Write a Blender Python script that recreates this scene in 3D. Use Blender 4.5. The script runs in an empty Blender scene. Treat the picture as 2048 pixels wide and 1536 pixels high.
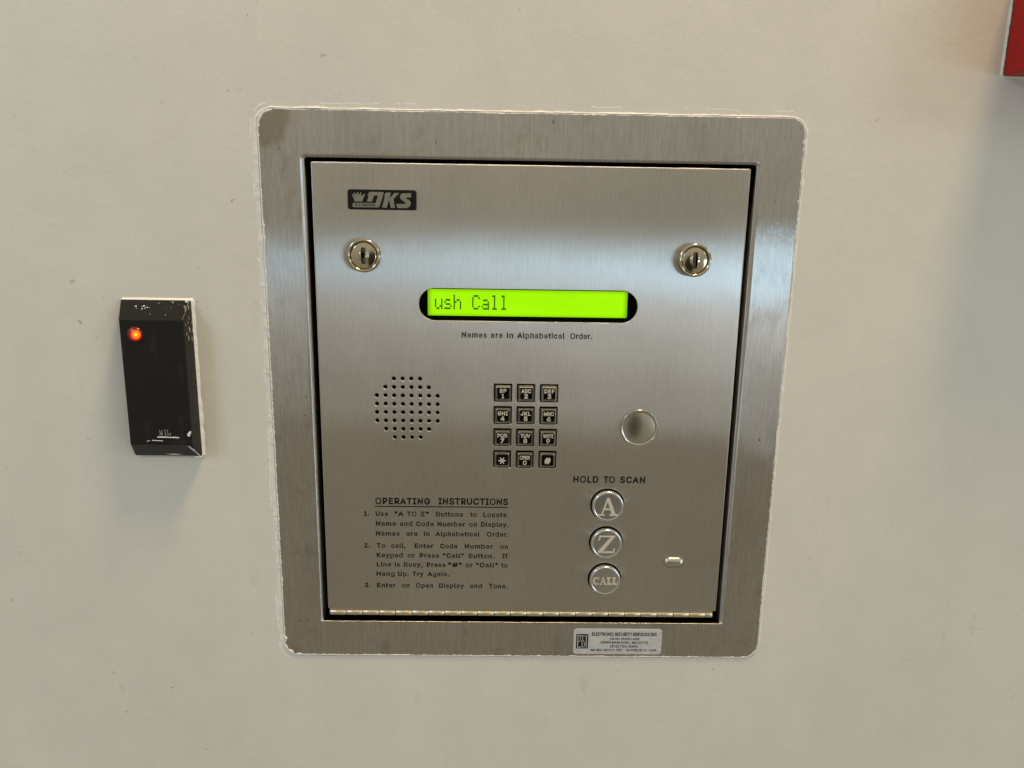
import bpy, math, random
from mathutils import Matrix, Vector, noise
from mathutils.geometry import tessellate_polygon

random.seed(7)
SC = bpy.context.scene
COL = SC.collection
MM = 0.001

# ------------------------------------------------------------------ camera
cam = bpy.data.cameras.new('camera')
cam.sensor_width = 36.0
cam.lens = 36.0 * 1538.0 / 2048.0
cam.clip_start = 0.02
cam.clip_end = 50.0
cam_o = bpy.data.objects.new('camera', cam)
COL.objects.link(cam_o)
r_ = Vector((0.9997843, -0.01343428, 0.01583876))
u_ = Vector((-0.01255395, 0.2166221, 0.97617481))
f_ = Vector((0.01654523, 0.97616309, -0.21640672))
cam_o.matrix_world = Matrix(((r_.x, u_.x, -f_.x, -18.972 * MM),
                             (r_.y, u_.y, -f_.y, -506.502 * MM),
                             (r_.z, u_.z, -f_.z, -30.322 * MM),
                             (0, 0, 0, 1)))
SC.camera = cam_o

# ------------------------------------------------------------------ ambient room light
W = bpy.data.worlds.new('World')
SC.world = W
W.use_nodes = True
wn = W.node_tree
wn.nodes.clear()
w_out = wn.nodes.new('ShaderNodeOutputWorld')
w_bg = wn.nodes.new('ShaderNodeBackground')
w_tc = wn.nodes.new('ShaderNodeTexCoord')
w_sep = wn.nodes.new('ShaderNodeSeparateXYZ')
w_ramp = wn.nodes.new('ShaderNodeValToRGB')
w_map = wn.nodes.new('ShaderNodeMapRange')
w_map.inputs['From Min'].default_value = -1
w_map.inputs['From Max'].default_value = 1
e = w_ramp.color_ramp.elements
e[0].position = 0.0
e[0].color = (0.18, 0.165, 0.125, 1)
e[1].position = 1.0
e[1].color = (0.60, 0.545, 0.42, 1)
a = e.new(0.40); a.color = (0.31, 0.275, 0.205, 1)
a = e.new(0.56); a.color = (0.445, 0.415, 0.34, 1)
wn.links.new(w_tc.outputs['Generated'], w_sep.inputs[0])
wn.links.new(w_sep.outputs['Z'], w_map.inputs['Value'])
wn.links.new(w_map.outputs[0], w_ramp.inputs[0])
# somebody stands in front of the wall and holds the camera: a dim patch of the room
w_sub = wn.nodes.new('ShaderNodeVectorMath'); w_sub.operation = 'SUBTRACT'
w_sub.inputs[1].default_value = (0.08, -0.97, -0.20)
w_scl = wn.nodes.new('ShaderNodeVectorMath'); w_scl.operation = 'MULTIPLY'
w_scl.inputs[1].default_value = (6.0, 1.0, 3.0)
w_len = wn.nodes.new('ShaderNodeVectorMath'); w_len.operation = 'LENGTH'
w_mr = wn.nodes.new('ShaderNodeMapRange')
w_mr.interpolation_type = 'SMOOTHSTEP'
w_mr.inputs['From Min'].default_value = 0.55
w_mr.inputs['From Max'].default_value = 1.05
w_mr.inputs['To Min'].default_value = 0.10
w_mr.inputs['To Max'].default_value = 1.0
w_mul = wn.nodes.new('ShaderNodeVectorMath'); w_mul.operation = 'SCALE'
wn.links.new(w_tc.outputs['Generated'], w_sub.inputs[0])
wn.links.new(w_sub.outputs[0], w_scl.inputs[0])
wn.links.new(w_scl.outputs[0], w_len.inputs[0])
wn.links.new(w_len.outputs['Value'], w_mr.inputs['Value'])
wn.links.new(w_ramp.outputs['Color'], w_mul.inputs[0])
wn.links.new(w_mr.outputs[0], w_mul.inputs['Scale'])
wn.links.new(w_mul.outputs[0], w_bg.inputs['Color'])
w_bg.inputs['Strength'].default_value = 1.0
wn.links.new(w_bg.outputs[0], w_out.inputs['Surface'])


# ------------------------------------------------------------------ lamps
def area(name, loc, target, sx, sy, power, color, shape='RECTANGLE'):
    l = bpy.data.lights.new(name, 'AREA')
    l.shape = shape
    l.size = sx
    l.size_y = sy
    l.energy = power
    l.color = color
    o = bpy.data.objects.new(name, l)
    COL.objects.link(o)
    o.location = loc
    d = Vector(target) - Vector(loc)
    o.rotation_euler = d.to_track_quat('-Z', 'Y').to_euler()
    return o


# daylight from a glazed door to the right, and a warm ceiling lamp close to the wall
area('window_light', (2.70, -2.95, -0.335), (0.0, 0.0, -0.16), 1.6, 0.25, 9.0, (0.50, 0.76, 1.0))
for k_, (z_, h_, p_) in enumerate(((-0.555, 0.20, 3.0), (-0.78, 0.28, 2.9), (-1.10, 0.34, 2.2))):
    area('band_fade_light', (2.70, -2.95, z_), (0.0, 0.0, -0.16), 1.6, h_, p_, (0.82, 0.90, 1.0))  # added lamps in steps, only to fade the reflected band downward
area('right_cool_fill', (3.0, -1.9, 1.25), (0.0, 0.0, -0.16), 0.9, 0.7, 12.0, (0.66, 0.85, 1.0))  # added fill, makes up for cool light on the wall; not a real window
area('left_cool_fill', (-1.55, -1.15, 0.85), (-0.3, 0.0, -0.10), 0.5, 0.40, 9.0, (0.46, 0.70, 1.0))  # added fill that cools the left wall, kept out of the steel's reflection
area('ceiling_lamp', (0.43, -0.34, 1.68), (0.0, 0.0, -0.16), 0.36, 0.36, 32.0, (1.0, 0.70, 0.38), 'DISK')

vs = SC.view_settings
vs.view_transform = 'Standard'
vs.look = 'None'
vs.exposure = 0.12
vs.gamma = 1.0
vs.use_curve_mapping = False
SC.cycles.sample_clamp_indirect = 0.8


# ------------------------------------------------------------------ materials
def new_mat(name):
    m = bpy.data.materials.new(name)
    m.use_nodes = True
    nt = m.node_tree
    b = nt.nodes['Principled BSDF']
    return m, nt, b


def simple(name, col, rough=0.5, metal=0.0, spec=0.5, coat=0.0):
    m, nt, b = new_mat(name)
    b.inputs['Base Color'].default_value = (*col, 1)
    b.inputs['Roughness'].default_value = rough
    b.inputs['Metallic'].default_value = metal
    b.inputs['Specular IOR Level'].default_value = spec
    b.inputs['Coat Weight'].default_value = coat
    return m


def add(nt, t, **kw):
    n = nt.nodes.new(t)
    for k, v in kw.items():
        setattr(n, k, v)
    return n


def noise_node(nt, vec, scale=(1, 1, 1), detail=3.0, rough=0.55, offs=(0, 0, 0)):
    mp = add(nt, 'ShaderNodeMapping')
    mp.inputs['Scale'].default_value = scale
    mp.inputs['Location'].default_value = offs
    nt.links.new(vec, mp.inputs['Vector'])
    n = add(nt, 'ShaderNodeTexNoise')
    n.inputs['Scale'].default_value = 1.0
    n.inputs['Detail'].default_value = detail
    n.inputs['Roughness'].default_value = rough
    nt.links.new(mp.outputs[0], n.inputs['Vector'])
    return n.outputs['Fac']


def mrange(nt, val, a, b, c, d, smooth=False):
    n = add(nt, 'ShaderNodeMapRange')
    if smooth:
        n.interpolation_type = 'SMOOTHSTEP'
    n.inputs['From Min'].default_value = a
    n.inputs['From Max'].default_value = b
    n.inputs['To Min'].default_value = c
    n.inputs['To Max'].default_value = d
    nt.links.new(val, n.inputs['Value'])
    return n.outputs[0]


def math_node(nt, op, a, b):
    n = add(nt, 'ShaderNodeMath', operation=op)
    for i, v in enumerate((a, b)):
        if isinstance(v, (int, float)):
            n.inputs[i].default_value = v
        else:
            nt.links.new(v, n.inputs[i])
    return n.outputs[0]


def mixc(nt, fac, a, b):
    n = add(nt, 'ShaderNodeMix', data_type='RGBA')
    nt.links.new(fac, n.inputs[0])
    for i, v in ((6, a), (7, b)):
        if isinstance(v, tuple):
            n.inputs[i].default_value = (*v, 1)
        else:
            nt.links.new(v, n.inputs[i])
    return n.outputs[2]


def steel(name, base, rough, aniso, smudge, streak=1.0, sharp=0.29, wavy=0.0002):
    """satin stainless steel, brushed up and down"""
    m, nt, b = new_mat(name)
    tc = add(nt, 'ShaderNodeTexCoord')
    ob = tc.outputs['Object']
    fine = noise_node(nt, ob, (2600, 900, 150), 3.0, 0.6)
    mid = noise_node(nt, ob, (900, 300, 26), 3.0, 0.6, (3, 1, 7))
    cloud = noise_node(nt, ob, (16, 16, 11), 4.0, 0.6, (1, 5, 2))
    grain = noise_node(nt, ob, (1250, 500, 120), 3.0, 0.7, (2, 2, 9))
    s1 = mrange(nt, grain, 0.25, 0.75, 1 - 0.085 * streak, 1 + 0.085 * streak)
    s2 = mrange(nt, mid, 0.25, 0.75, 1 - 0.06 * streak, 1 + 0.06 * streak)
    s3 = mrange(nt, cloud, 0.3, 0.7, 0.94, 1.06)
    k = math_node(nt, 'MULTIPLY', math_node(nt, 'MULTIPLY', s1, s2), s3)
    sc = add(nt, 'ShaderNodeVectorMath', operation='SCALE')
    sc.inputs[0].default_value = base
    nt.links.new(k, sc.inputs['Scale'])
    colr = sc.outputs[0]
    rg = math_node(nt, 'MULTIPLY', mrange(nt, fine, 0.25, 0.75, 0.88, 1.12), rough)
    if smudge > 0:
        # grime: patches, and a few darker specks
        mp2 = add(nt, 'ShaderNodeMapping')
        mp2.inputs['Location'].default_value = (0.170 * 44, 0, -0.186 * 36)
        mp2.inputs['Scale'].default_value = (44, 0, 36)
        nt.links.new(ob, mp2.inputs['Vector'])
        ln2 = add(nt, 'ShaderNodeVectorMath', operation='LENGTH')
        nt.links.new(mp2.outputs[0], ln2.inputs[0])
        edge = math_node(nt, 'ADD', ln2.outputs['Value'], math_node(nt, 'MULTIPLY', noise_node(nt, ob, (130, 130, 70), 4, 0.6), 0.5))
        film = mrange(nt, edge, 0.90, 1.20, 0.65, 0.0, True)
        colr = mixc(nt, film, colr, (0.30, 0.25, 0.175))
        p = noise_node(nt, ob, (75, 75, 42), 7.0, 0.70, (9, 4, 3))
        q = noise_node(nt, ob, (210, 210, 150), 4.0, 0.6, (2, 8, 5))
        pf = mrange(nt, p, 0.50, 0.74, 0.0, 0.62 * smudge, True)
        qf = mrange(nt, q, 0.675, 0.74, 0.0, 0.8 * smudge, True)
        colr = mixc(nt, pf, colr, (base[0] * 0.70, base[1] * 0.65, base[2] * 0.56))
        colr = mixc(nt, qf, colr, (0.10, 0.08, 0.06))
        rg = math_node(nt, 'ADD', rg, math_node(nt, 'MULTIPLY', pf, 0.10))
    nt.links.new(colr, b.inputs['Base Color'])
    nt.links.new(rg, b.inputs['Roughness'])
    b.inputs['Metallic'].default_value = 1.0
    b.inputs['Anisotropic'].default_value = aniso
    tg = add(nt, 'ShaderNodeTangent', direction_type='UV_MAP')
    tg.uv_map = 'UVMap'
    nt.links.new(tg.outputs[0], b.inputs['Tangent'])
    bp = add(nt, 'ShaderNodeBump')
    bp.inputs['Strength'].default_value = 1.0
    bp.inputs['Distance'].default_value = 0.000011 * streak
    hh = math_node(nt, 'ADD', fine, math_node(nt, 'MULTIPLY', noise_node(nt, ob, (950, 500, 170), 3.0, 0.65, (5, 5, 5)), 2.4))
    nt.links.new(hh, bp.inputs['Height'])
    bw = add(nt, 'ShaderNodeBump')
    bw.inputs['Distance'].default_value = wavy
    nt.links.new(noise_node(nt, ob, (14, 14, 9), 2.0, 0.45, (6, 2, 3)), bw.inputs['Height'])
    nt.links.new(bw.outputs[0], bp.inputs['Normal'])
    nt.links.new(bp.outputs[0], b.inputs['Normal'])
    gl = add(nt, 'ShaderNodeBsdfAnisotropic', distribution='BECKMANN')
    nt.links.new(colr, gl.inputs['Color'])
    gl.inputs['Roughness'].default_value = sharp
    gl.inputs['Anisotropy'].default_value = -0.82
    nt.links.new(tg.outputs[0], gl.inputs['Tangent'])
    nt.links.new(bp.outputs[0], gl.inputs['Normal'])
    mx = add(nt, 'ShaderNodeMixShader')
    mx.inputs['Fac'].default_value = 0.80
    nt.links.new(b.outputs[0], mx.inputs[1])
    nt.links.new(gl.outputs[0], mx.inputs[2])
    nt.links.new(mx.outputs[0], nt.nodes['Material Output'].inputs['Surface'])
    return m


M_DOOR = steel('brushed_steel_door', (0.57, 0.54, 0.495), 0.40, 1.0, 0.0, wavy=0.00035)
M_FRAME = steel('brushed_steel_frame', (0.545, 0.52, 0.485), 0.43, 1.0, 1.0, 1.5, wavy=0.0013)
M_CAP = simple('smooth_steel', (0.60, 0.57, 0.51), 0.20, 1.0)
M_CHROME = simple('chrome', (0.80, 0.78, 0.74), 0.08, 1.0)
M_BUTTON = simple('satin_chrome', (0.72, 0.71, 0.69), 0.22, 1.0)
M_NICKEL = simple('polished_nickel', (0.56, 0.50, 0.37), 0.09, 1.0)
M_GLINT = simple('warm_glint_chrome', (0.78, 0.72, 0.60), 0.50, 0.62)  # chrome letters; the warm lamplight they catch is put into the colour
M_HINGE = simple('hinge_steel', (0.72, 0.62, 0.43), 0.36, 1.0)
M_KEYREFL = simple('dark_plated_key_face', (0.045, 0.045, 0.052), 0.16, 1.0)  # chrome faces; the dark room they mirror is put into the colour
M_BLACK = simple('black_void', (0.004, 0.004, 0.004), 0.8, 0, 0.0)
M_INK = simple('black_print', (0.006, 0.005, 0.006), 0.6, 0, 0.12)
M_INKS = simple('label_print', (0.012, 0.012, 0.014), 0.6, 0, 0.2)
M_PLATE = simple('black_enamel', (0.006, 0.006, 0.006), 0.12, 0, 0.22)
M_PLATEMET = simple('nameplate_metal', (0.37, 0.36, 0.31), 0.34, 1.0)


def wall_paint(name, base, bump):
    m, nt, b = new_mat(name)
    tc = add(nt, 'ShaderNodeTexCoord')
    ob = tc.outputs['Object']
    c1 = noise_node(nt, ob, (5, 5, 5), 4, 0.6)
    c2 = noise_node(nt, ob, (28, 28, 17), 5, 0.6, (4, 4, 4))
    k = math_node(nt, 'MULTIPLY', mrange(nt, c1, 0.3, 0.7, 0.97, 1.03), mrange(nt, c2, 0.3, 0.7, 0.975, 1.025))
    sc = add(nt, 'ShaderNodeVectorMath', operation='SCALE')
    sc.inputs[0].default_value = base
    nt.links.new(k, sc.inputs['Scale'])
    # scuffs: sparse specks and smeared marks
    s = noise_node(nt, ob, (150, 150, 190), 3, 0.5, (7, 2, 1))
    gate = noise_node(nt, ob, (9, 9, 9), 2, 0.5, (3, 3, 9))
    sf = math_node(nt, 'MULTIPLY', mrange(nt, s, 0.685, 0.74, 0, 0.48, True), mrange(nt, gate, 0.46, 0.60, 0, 1, True))
    col = mixc(nt, sf, sc.outputs[0], (0.17, 0.145, 0.11))
    g2 = noise_node(nt, ob, (60, 60, 22), 5, 0.65, (1, 8, 4))
    gf = math_node(nt, 'MULTIPLY', mrange(nt, g2, 0.60, 0.72, 0, 0.22, True), mrange(nt, gate, 0.44, 0.6, 0, 1, True))
    col = mixc(nt, gf, col, (0.36, 0.32, 0.26))
    nt.links.new(col, b.inputs['Base Color'])
    b.inputs['Roughness'].default_value = 0.52
    b.inputs['Specular IOR Level'].default_value = 0.35
    peel = noise_node(nt, ob, (420, 420, 330), 2.5, 0.55)
    nib = noise_node(nt, ob, (900, 900, 900), 1.5, 0.5, (3, 3, 3))
    nibs = mrange(nt, nib, 0.62, 0.74, 0, 1, True)
    brush = noise_node(nt, ob, (230, 60, 9), 3, 0.6, (2, 2, 2))
    wave = noise_node(nt, ob, (18, 18, 14), 3, 0.5, (8, 1, 1))
    h = math_node(nt, 'ADD', math_node(nt, 'MULTIPLY', peel, 0.55),
                  math_node(nt, 'ADD', math_node(nt, 'MULTIPLY', nibs, 0.16),
                            math_node(nt, 'ADD', math_node(nt, 'MULTIPLY', brush, 0.5),
                                      math_node(nt, 'MULTIPLY', wave, 4.5))))
    bp = add(nt, 'ShaderNodeBump')
    bp.inputs['Strength'].default_value = 1.0
    bp.inputs['Distance'].default_value = 0.00012 * bump
    nt.links.new(h, bp.inputs['Height'])
    nt.links.new(bp.outputs[0], b.inputs['Normal'])
    return m


M_WALL = wall_paint('beige_wall_paint', (0.665, 0.637, 0.565), 1.7)
M_CAULK = wall_paint('cream_caulk', (0.75, 0.73, 0.67), 2.0)
M_WHITE = simple('white_paint', (0.80, 0.79, 0.76), 0.5)


def housing_mat():
    m, nt, b = new_mat('black_plastic')
    tc = add(nt, 'ShaderNodeTexCoord')
    ob = tc.outputs['Object']
    d = noise_node(nt, ob, (520, 520, 520), 2, 0.5)
    df = mrange(nt, d, 0.735, 0.78, 0, 0.25, True)
    st = noise_node(nt, ob, (90, 90, 35), 4, 0.6, (4, 4, 4))
    sf = mrange(nt, st, 0.55, 0.75, 0, 0.05, True)
    col = mixc(nt, df, (0.0085, 0.008, 0.007), (0.20, 0.19, 0.17))
    col = mixc(nt, sf, col, (0.25, 0.25, 0.25))
    nt.links.new(col, b.inputs['Base Color'])
    b.inputs['Roughness'].default_value = 0.36
    b.inputs['Specular IOR Level'].default_value = 0.30
    bp = add(nt, 'ShaderNodeBump')
    bp.inputs['Distance'].default_value = 0.00003
    nt.links.new(noise_node(nt, ob, (1800, 1800, 1800), 2, 0.5), bp.inputs['Height'])
    nt.links.new(bp.outputs[0], b.inputs['Normal'])
    return m


M_HOUSING = housing_mat()


def sticker_mat():
    m, nt, b = new_mat('silver_sticker')
    tc = add(nt, 'ShaderNodeTexCoord')
    ob = tc.outputs['Object']
    n = noise_node(nt, ob, (160, 160, 260), 5, 0.65)
    col = mixc(nt, mrange(nt, n, 0.35, 0.7, 0, 1), (0.54, 0.535, 0.52), (0.68, 0.68, 0.68))
    nt.links.new(col, b.inputs['Base Color'])
    b.inputs['Roughness'].default_value = 0.42
    b.inputs['Metallic'].default_value = 0.25
    bp = add(nt, 'ShaderNodeBump')
    bp.inputs['Distance'].default_value = 0.00015
    nt.links.new(n, bp.inputs['Height'])
    nt.links.new(bp.outputs[0], b.inputs['Normal'])
    return m


M_STICKER = sticker_mat()


def red_mat():
    m, nt, b = new_mat('red_enamel')
    tc = add(nt, 'ShaderNodeTexCoord')
    n = noise_node(nt, tc.outputs['Object'], (60, 60, 60), 4, 0.6)
    col = mixc(nt, mrange(nt, n, 0.3, 0.7, 0, 1), (0.37, 0.009, 0.009), (0.42, 0.012, 0.011))
    nt.links.new(col, b.inputs['Base Color'])
    b.inputs['Roughness'].default_value = 0.45
    b.inputs['Specular IOR Level'].default_value = 0.18
    return m


M_RED = red_mat()


def emit(name, col, strength, base=(0.01, 0.01, 0.01)):
    m, nt, b = new_mat(name)
    b.inputs['Base Color'].default_value = (*base, 1)
    b.inputs['Emission Color'].default_value = (*col, 1)
    b.inputs['Emission Strength'].default_value = strength
    b.inputs['Roughness'].default_value = 0.25
    return m


def lcd_mat():
    m, nt, b = new_mat('backlit_green_display')
    b.inputs['Base Color'].default_value = (0.02, 0.04, 0.0, 1)
    b.inputs['Roughness'].default_value = 0.3
    b.inputs['Specular IOR Level'].default_value = 0.2
    tc = add(nt, 'ShaderNodeTexCoord')
    ob_ = tc.outputs['Object']
    sep = add(nt, 'ShaderNodeSeparateXYZ')
    nt.links.new(ob_, sep.inputs[0])
    # the edge-lit panel glows a little less along its rim
    ax = math_node(nt, 'ABSOLUTE', sep.outputs['X'], 0)
    az = math_node(nt, 'ABSOLUTE', sep.outputs['Z'], 0)
    fx = mrange(nt, ax, 0.0628, 0.0664, 1.0, 0.55, True)
    fz = mrange(nt, az, 0.0065, 0.0084, 1.0, 0.78, True)
    k = math_node(nt, 'MULTIPLY', math_node(nt, 'MULTIPLY', fx, fz), mrange(nt, noise_node(nt, ob_, (22, 22, 60), 2, 0.5), 0.3, 0.7, 0.93, 1.04))
    nt.links.new(math_node(nt, 'MULTIPLY', k, 0.95), b.inputs['Emission Strength'])
    b.inputs['Emission Color'].default_value = (0.365, 0.92, 0.0, 1)
    return m


M_LCD = lcd_mat()
M_DOT = simple('lcd_dark_dots', (0.015, 0.05, 0.0), 0.4)
M_LED = emit('dim_red_lens', (0.45, 0.003, 0.006), 0.16, (0.10, 0.004, 0.008))


def core_mat():
    m, nt, b = new_mat('glowing_lamp_core')
    tc = add(nt, 'ShaderNodeTexCoord')
    mp = add(nt, 'ShaderNodeMapping')
    mp.inputs['Location'].default_value = (-0.0007, 0, -0.0002)
    mp.inputs['Scale'].default_value = (1, 0, 1)
    nt.links.new(tc.outputs['Object'], mp.inputs['Vector'])
    ln = add(nt, 'ShaderNodeVectorMath', operation='LENGTH')
    nt.links.new(mp.outputs[0], ln.inputs[0])
    rp_ = add(nt, 'ShaderNodeValToRGB')
    e_ = rp_.color_ramp.elements
    e_[0].position = 0.10; e_[0].color = (1.0, 0.72, 0.03, 1)
    e_[1].position = 1.0; e_[1].color = (0.85, 0.015, 0.0, 1)
    k_ = e_.new(0.50); k_.color = (1.0, 0.20, 0.0, 1)
    nt.links.new(mrange(nt, ln.outputs['Value'], 0, 0.0032, 0, 1), rp_.inputs[0])
    b.inputs['Base Color'].default_value = (0.2, 0.01, 0.01, 1)
    nt.links.new(rp_.outputs[0], b.inputs['Emission Color'])
    b.inputs['Emission Strength'].default_value = 1.15
    b.inputs['Roughness'].default_value = 0.15
    return m


M_LEDCORE = core_mat()


# ------------------------------------------------------------------ mesh helpers (all in millimetres, world layout)
class MB:
    def __init__(self):
        self.v = []
        self.f = []
        self.s = []

    def face(self, idx, smooth=False):
        self.f.append(tuple(idx))
        self.s.append(smooth)

    def verts(self, pts):
        i = len(self.v)
        self.v += [tuple(p) for p in pts]
        return list(range(i, i + len(pts)))

    def bridge(self, A, B, closed=True, smooth=True, flip=False):
        n = len(A)
        for i in range(n if closed else n - 1):
            j = (i + 1) % n
            q = (A[i], A[j], B[j], B[i])
            self.face(q[::-1] if flip else q, smooth)

    def box(self, x0, x1, y0, y1, z0, z1):
        i = self.verts([(x, y, z) for x in (x0, x1) for y in (y0, y1) for z in (z0, z1)])
        for q in ((0, 1, 3, 2), (4, 6, 7, 5), (0, 4, 5, 1), (2, 3, 7, 6), (0, 2, 6, 4), (1, 5, 7, 3)):
            self.face([i[k] for k in q])

    def poly(self, pts, y, depth=0.0, y1=None):
        """flat outline facing the viewer (-Y) at y, with sides going back by depth"""
        tri = tessellate_polygon([[Vector((p[0], p[1], 0)) for p in pts]])
        a = self.verts([(p[0], y, p[1]) for p in pts])
        for t in tri:
            self.orient([a[k] for k in t])
        if depth:
            b = self.verts([(p[0], y + depth, p[1]) for p in pts])
            self.bridge(a, b, True, False)

    def orient(self, t, smooth=False):
        p = [Vector(self.v[k]) for k in t[:3]]
        nrm = (p[1] - p[0]).cross(p[2] - p[0])
        self.face(t if nrm.y <= 0 else t[::-1], smooth)

    def build(self, name, mat, parent=None, origin=None, recalc=False):
        if origin is None:
            xs, ys, zs = zip(*self.v)
            origin = ((min(xs) + max(xs)) / 2, max(ys), (min(zs) + max(zs)) / 2)
        me = bpy.data.meshes.new(name)
        me.from_pydata([((x - origin[0]) * MM, (y - origin[1]) * MM, (z - origin[2]) * MM) for x, y, z in self.v], [], self.f)
        if recalc:
            import bmesh
            bm = bmesh.new(); bm.from_mesh(me)
            bmesh.ops.recalc_face_normals(bm, faces=bm.faces)
            bm.to_mesh(me); bm.free()
        me.polygons.foreach_set('use_smooth', self.s)
        uv = me.uv_layers.new(name='UVMap')
        for lp in me.loops:
            co = me.vertices[lp.vertex_index].co
            uv.data[lp.index].uv = (co.x * 3 + co.y * 2.9 + 0.5, co.z * 3 + co.y * 3.1 + 0.5)
        me.materials.append(mat)
        me.update()
        o = bpy.data.objects.new(name, me)
        COL.objects.link(o)
        loc = Vector(origin) * MM
        if parent is not None:
            o.parent = parent
            loc = loc - world_loc(parent)
        o.location = loc
        return o


def world_loc(o):
    v = Vector(o.location)
    while o.parent is not None:
        o = o.parent
        v = v + Vector(o.location)
    return v


def tag(o, label=None, cat=None, group=None, kind=None):
    for k, v in (('label', label), ('category', cat), ('group', group), ('kind', kind)):
        if v:
            o[k] = v
    return o


def thing(name, label, cat, loc, group=None):
    o = bpy.data.objects.new(name, None)
    o.empty_display_size = 0.02
    COL.objects.link(o)
    o.location = Vector(loc) * MM
    return tag(o, label, cat, group)


def rr(x0, x1, z0, z1, r, grow=0.0, seg=6):
    """rounded rectangle, anticlockwise seen from the front; grow pushes the outline outward"""
    x0 -= grow; x1 += grow; z0 -= grow; z1 += grow
    r = max(0.02, min(r + grow, (x1 - x0) / 2 - 1e-4, (z1 - z0) / 2 - 1e-4))
    out = []
    for cx, cz, a0 in ((x1 - r, z0 + r, -90), (x1 - r, z1 - r, 0), (x0 + r, z1 - r, 90), (x0 + r, z0 + r, 180)):
        for k in range(seg + 1):
            t = math.radians(a0 + 90.0 * k / seg)
            out.append((cx + r * math.cos(t), cz + r * math.sin(t)))
    return out


def plate(mb, outer, holes, y, back, r_out, r_hole, seg_edge=5, back_holes=None):
    """sheet with real holes; outer / holes are (x0,x1,z0,z1,r,seg); edges rounded by r_out / r_hole"""
    def loop(s, grow):
        return rr(*s[:5], grow=grow, seg=s[5])
    front = loop(outer, -r_out)
    loops = [front] + [loop(h, r_hole) for h in holes]
    tri = tessellate_polygon([[Vector((p[0], p[1], 0)) for p in l] for l in loops])
    flat = [p for l in loops for p in l]
    idx = mb.verts([(p[0], y, p[1]) for p in flat])
    for t in tri:
        mb.orient([idx[k] for k in t])
    off = 0
    for li, l in enumerate(loops):
        n = len(l)
        ring = idx[off:off + n]
        off += n
        s = outer if li == 0 else holes[li - 1]
        r = r_out if li == 0 else r_hole
        sgn = -1 if li == 0 else 1
        prev = mb.verts([(p[0], y, p[1]) for p in l])
        for k in range(1, seg_edge + 1):
            a = math.pi / 2 * k / seg_edge
            g = sgn * r * (1 - math.sin(a))
            yy = y + r * (1 - math.cos(a))
            cur = mb.verts([(p[0], yy, p[1]) for p in loop(s, g)])
            mb.bridge(prev, cur, True, True, flip=(li == 0) is False)
            prev = cur
        bk = back if li == 0 or back_holes is None else back_holes
        cur = mb.verts([(p[0], bk, p[1]) for p in loop(s, 0)])
        mb.bridge(prev, cur, True, True, flip=(li == 0) is False)


def lathe(mb, cx, cz, prof, n=48, cap=True, smooth=True):
    """prof: list of (radius, y) from back/outside to front/centre"""
    prev = None
    for r, y in prof:
        if r < 1e-4:
            c = mb.verts([(cx, y, cz)])[0]
            for i in range(n):
                mb.face((prev[i], prev[(i + 1) % n], c), smooth)
            return
        cur = mb.verts([(cx + r * math.cos(2 * math.pi * i / n), y, cz + r * math.sin(2 * math.pi * i / n)) for i in range(n)])
        if prev is not None:
            mb.bridge(prev, cur, True, smooth)
        prev = cur
    if cap:
        mb.face(prev, False)


def stack(mb, cx, cz, prof, cap=True, smooth=False, seg=4):
    """prof: list of (half size, corner radius, y) from back to front"""
    prev = None
    for h, r, y in prof:
        cur = mb.verts([(p[0], y, p[1]) for p in rr(cx - h, cx + h, cz - h, cz + h, r, seg=seg)])
        if prev is not None:
            mb.bridge(prev, cur, True, smooth)
        prev = cur
    if cap:
        mb.face(prev, False)


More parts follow.
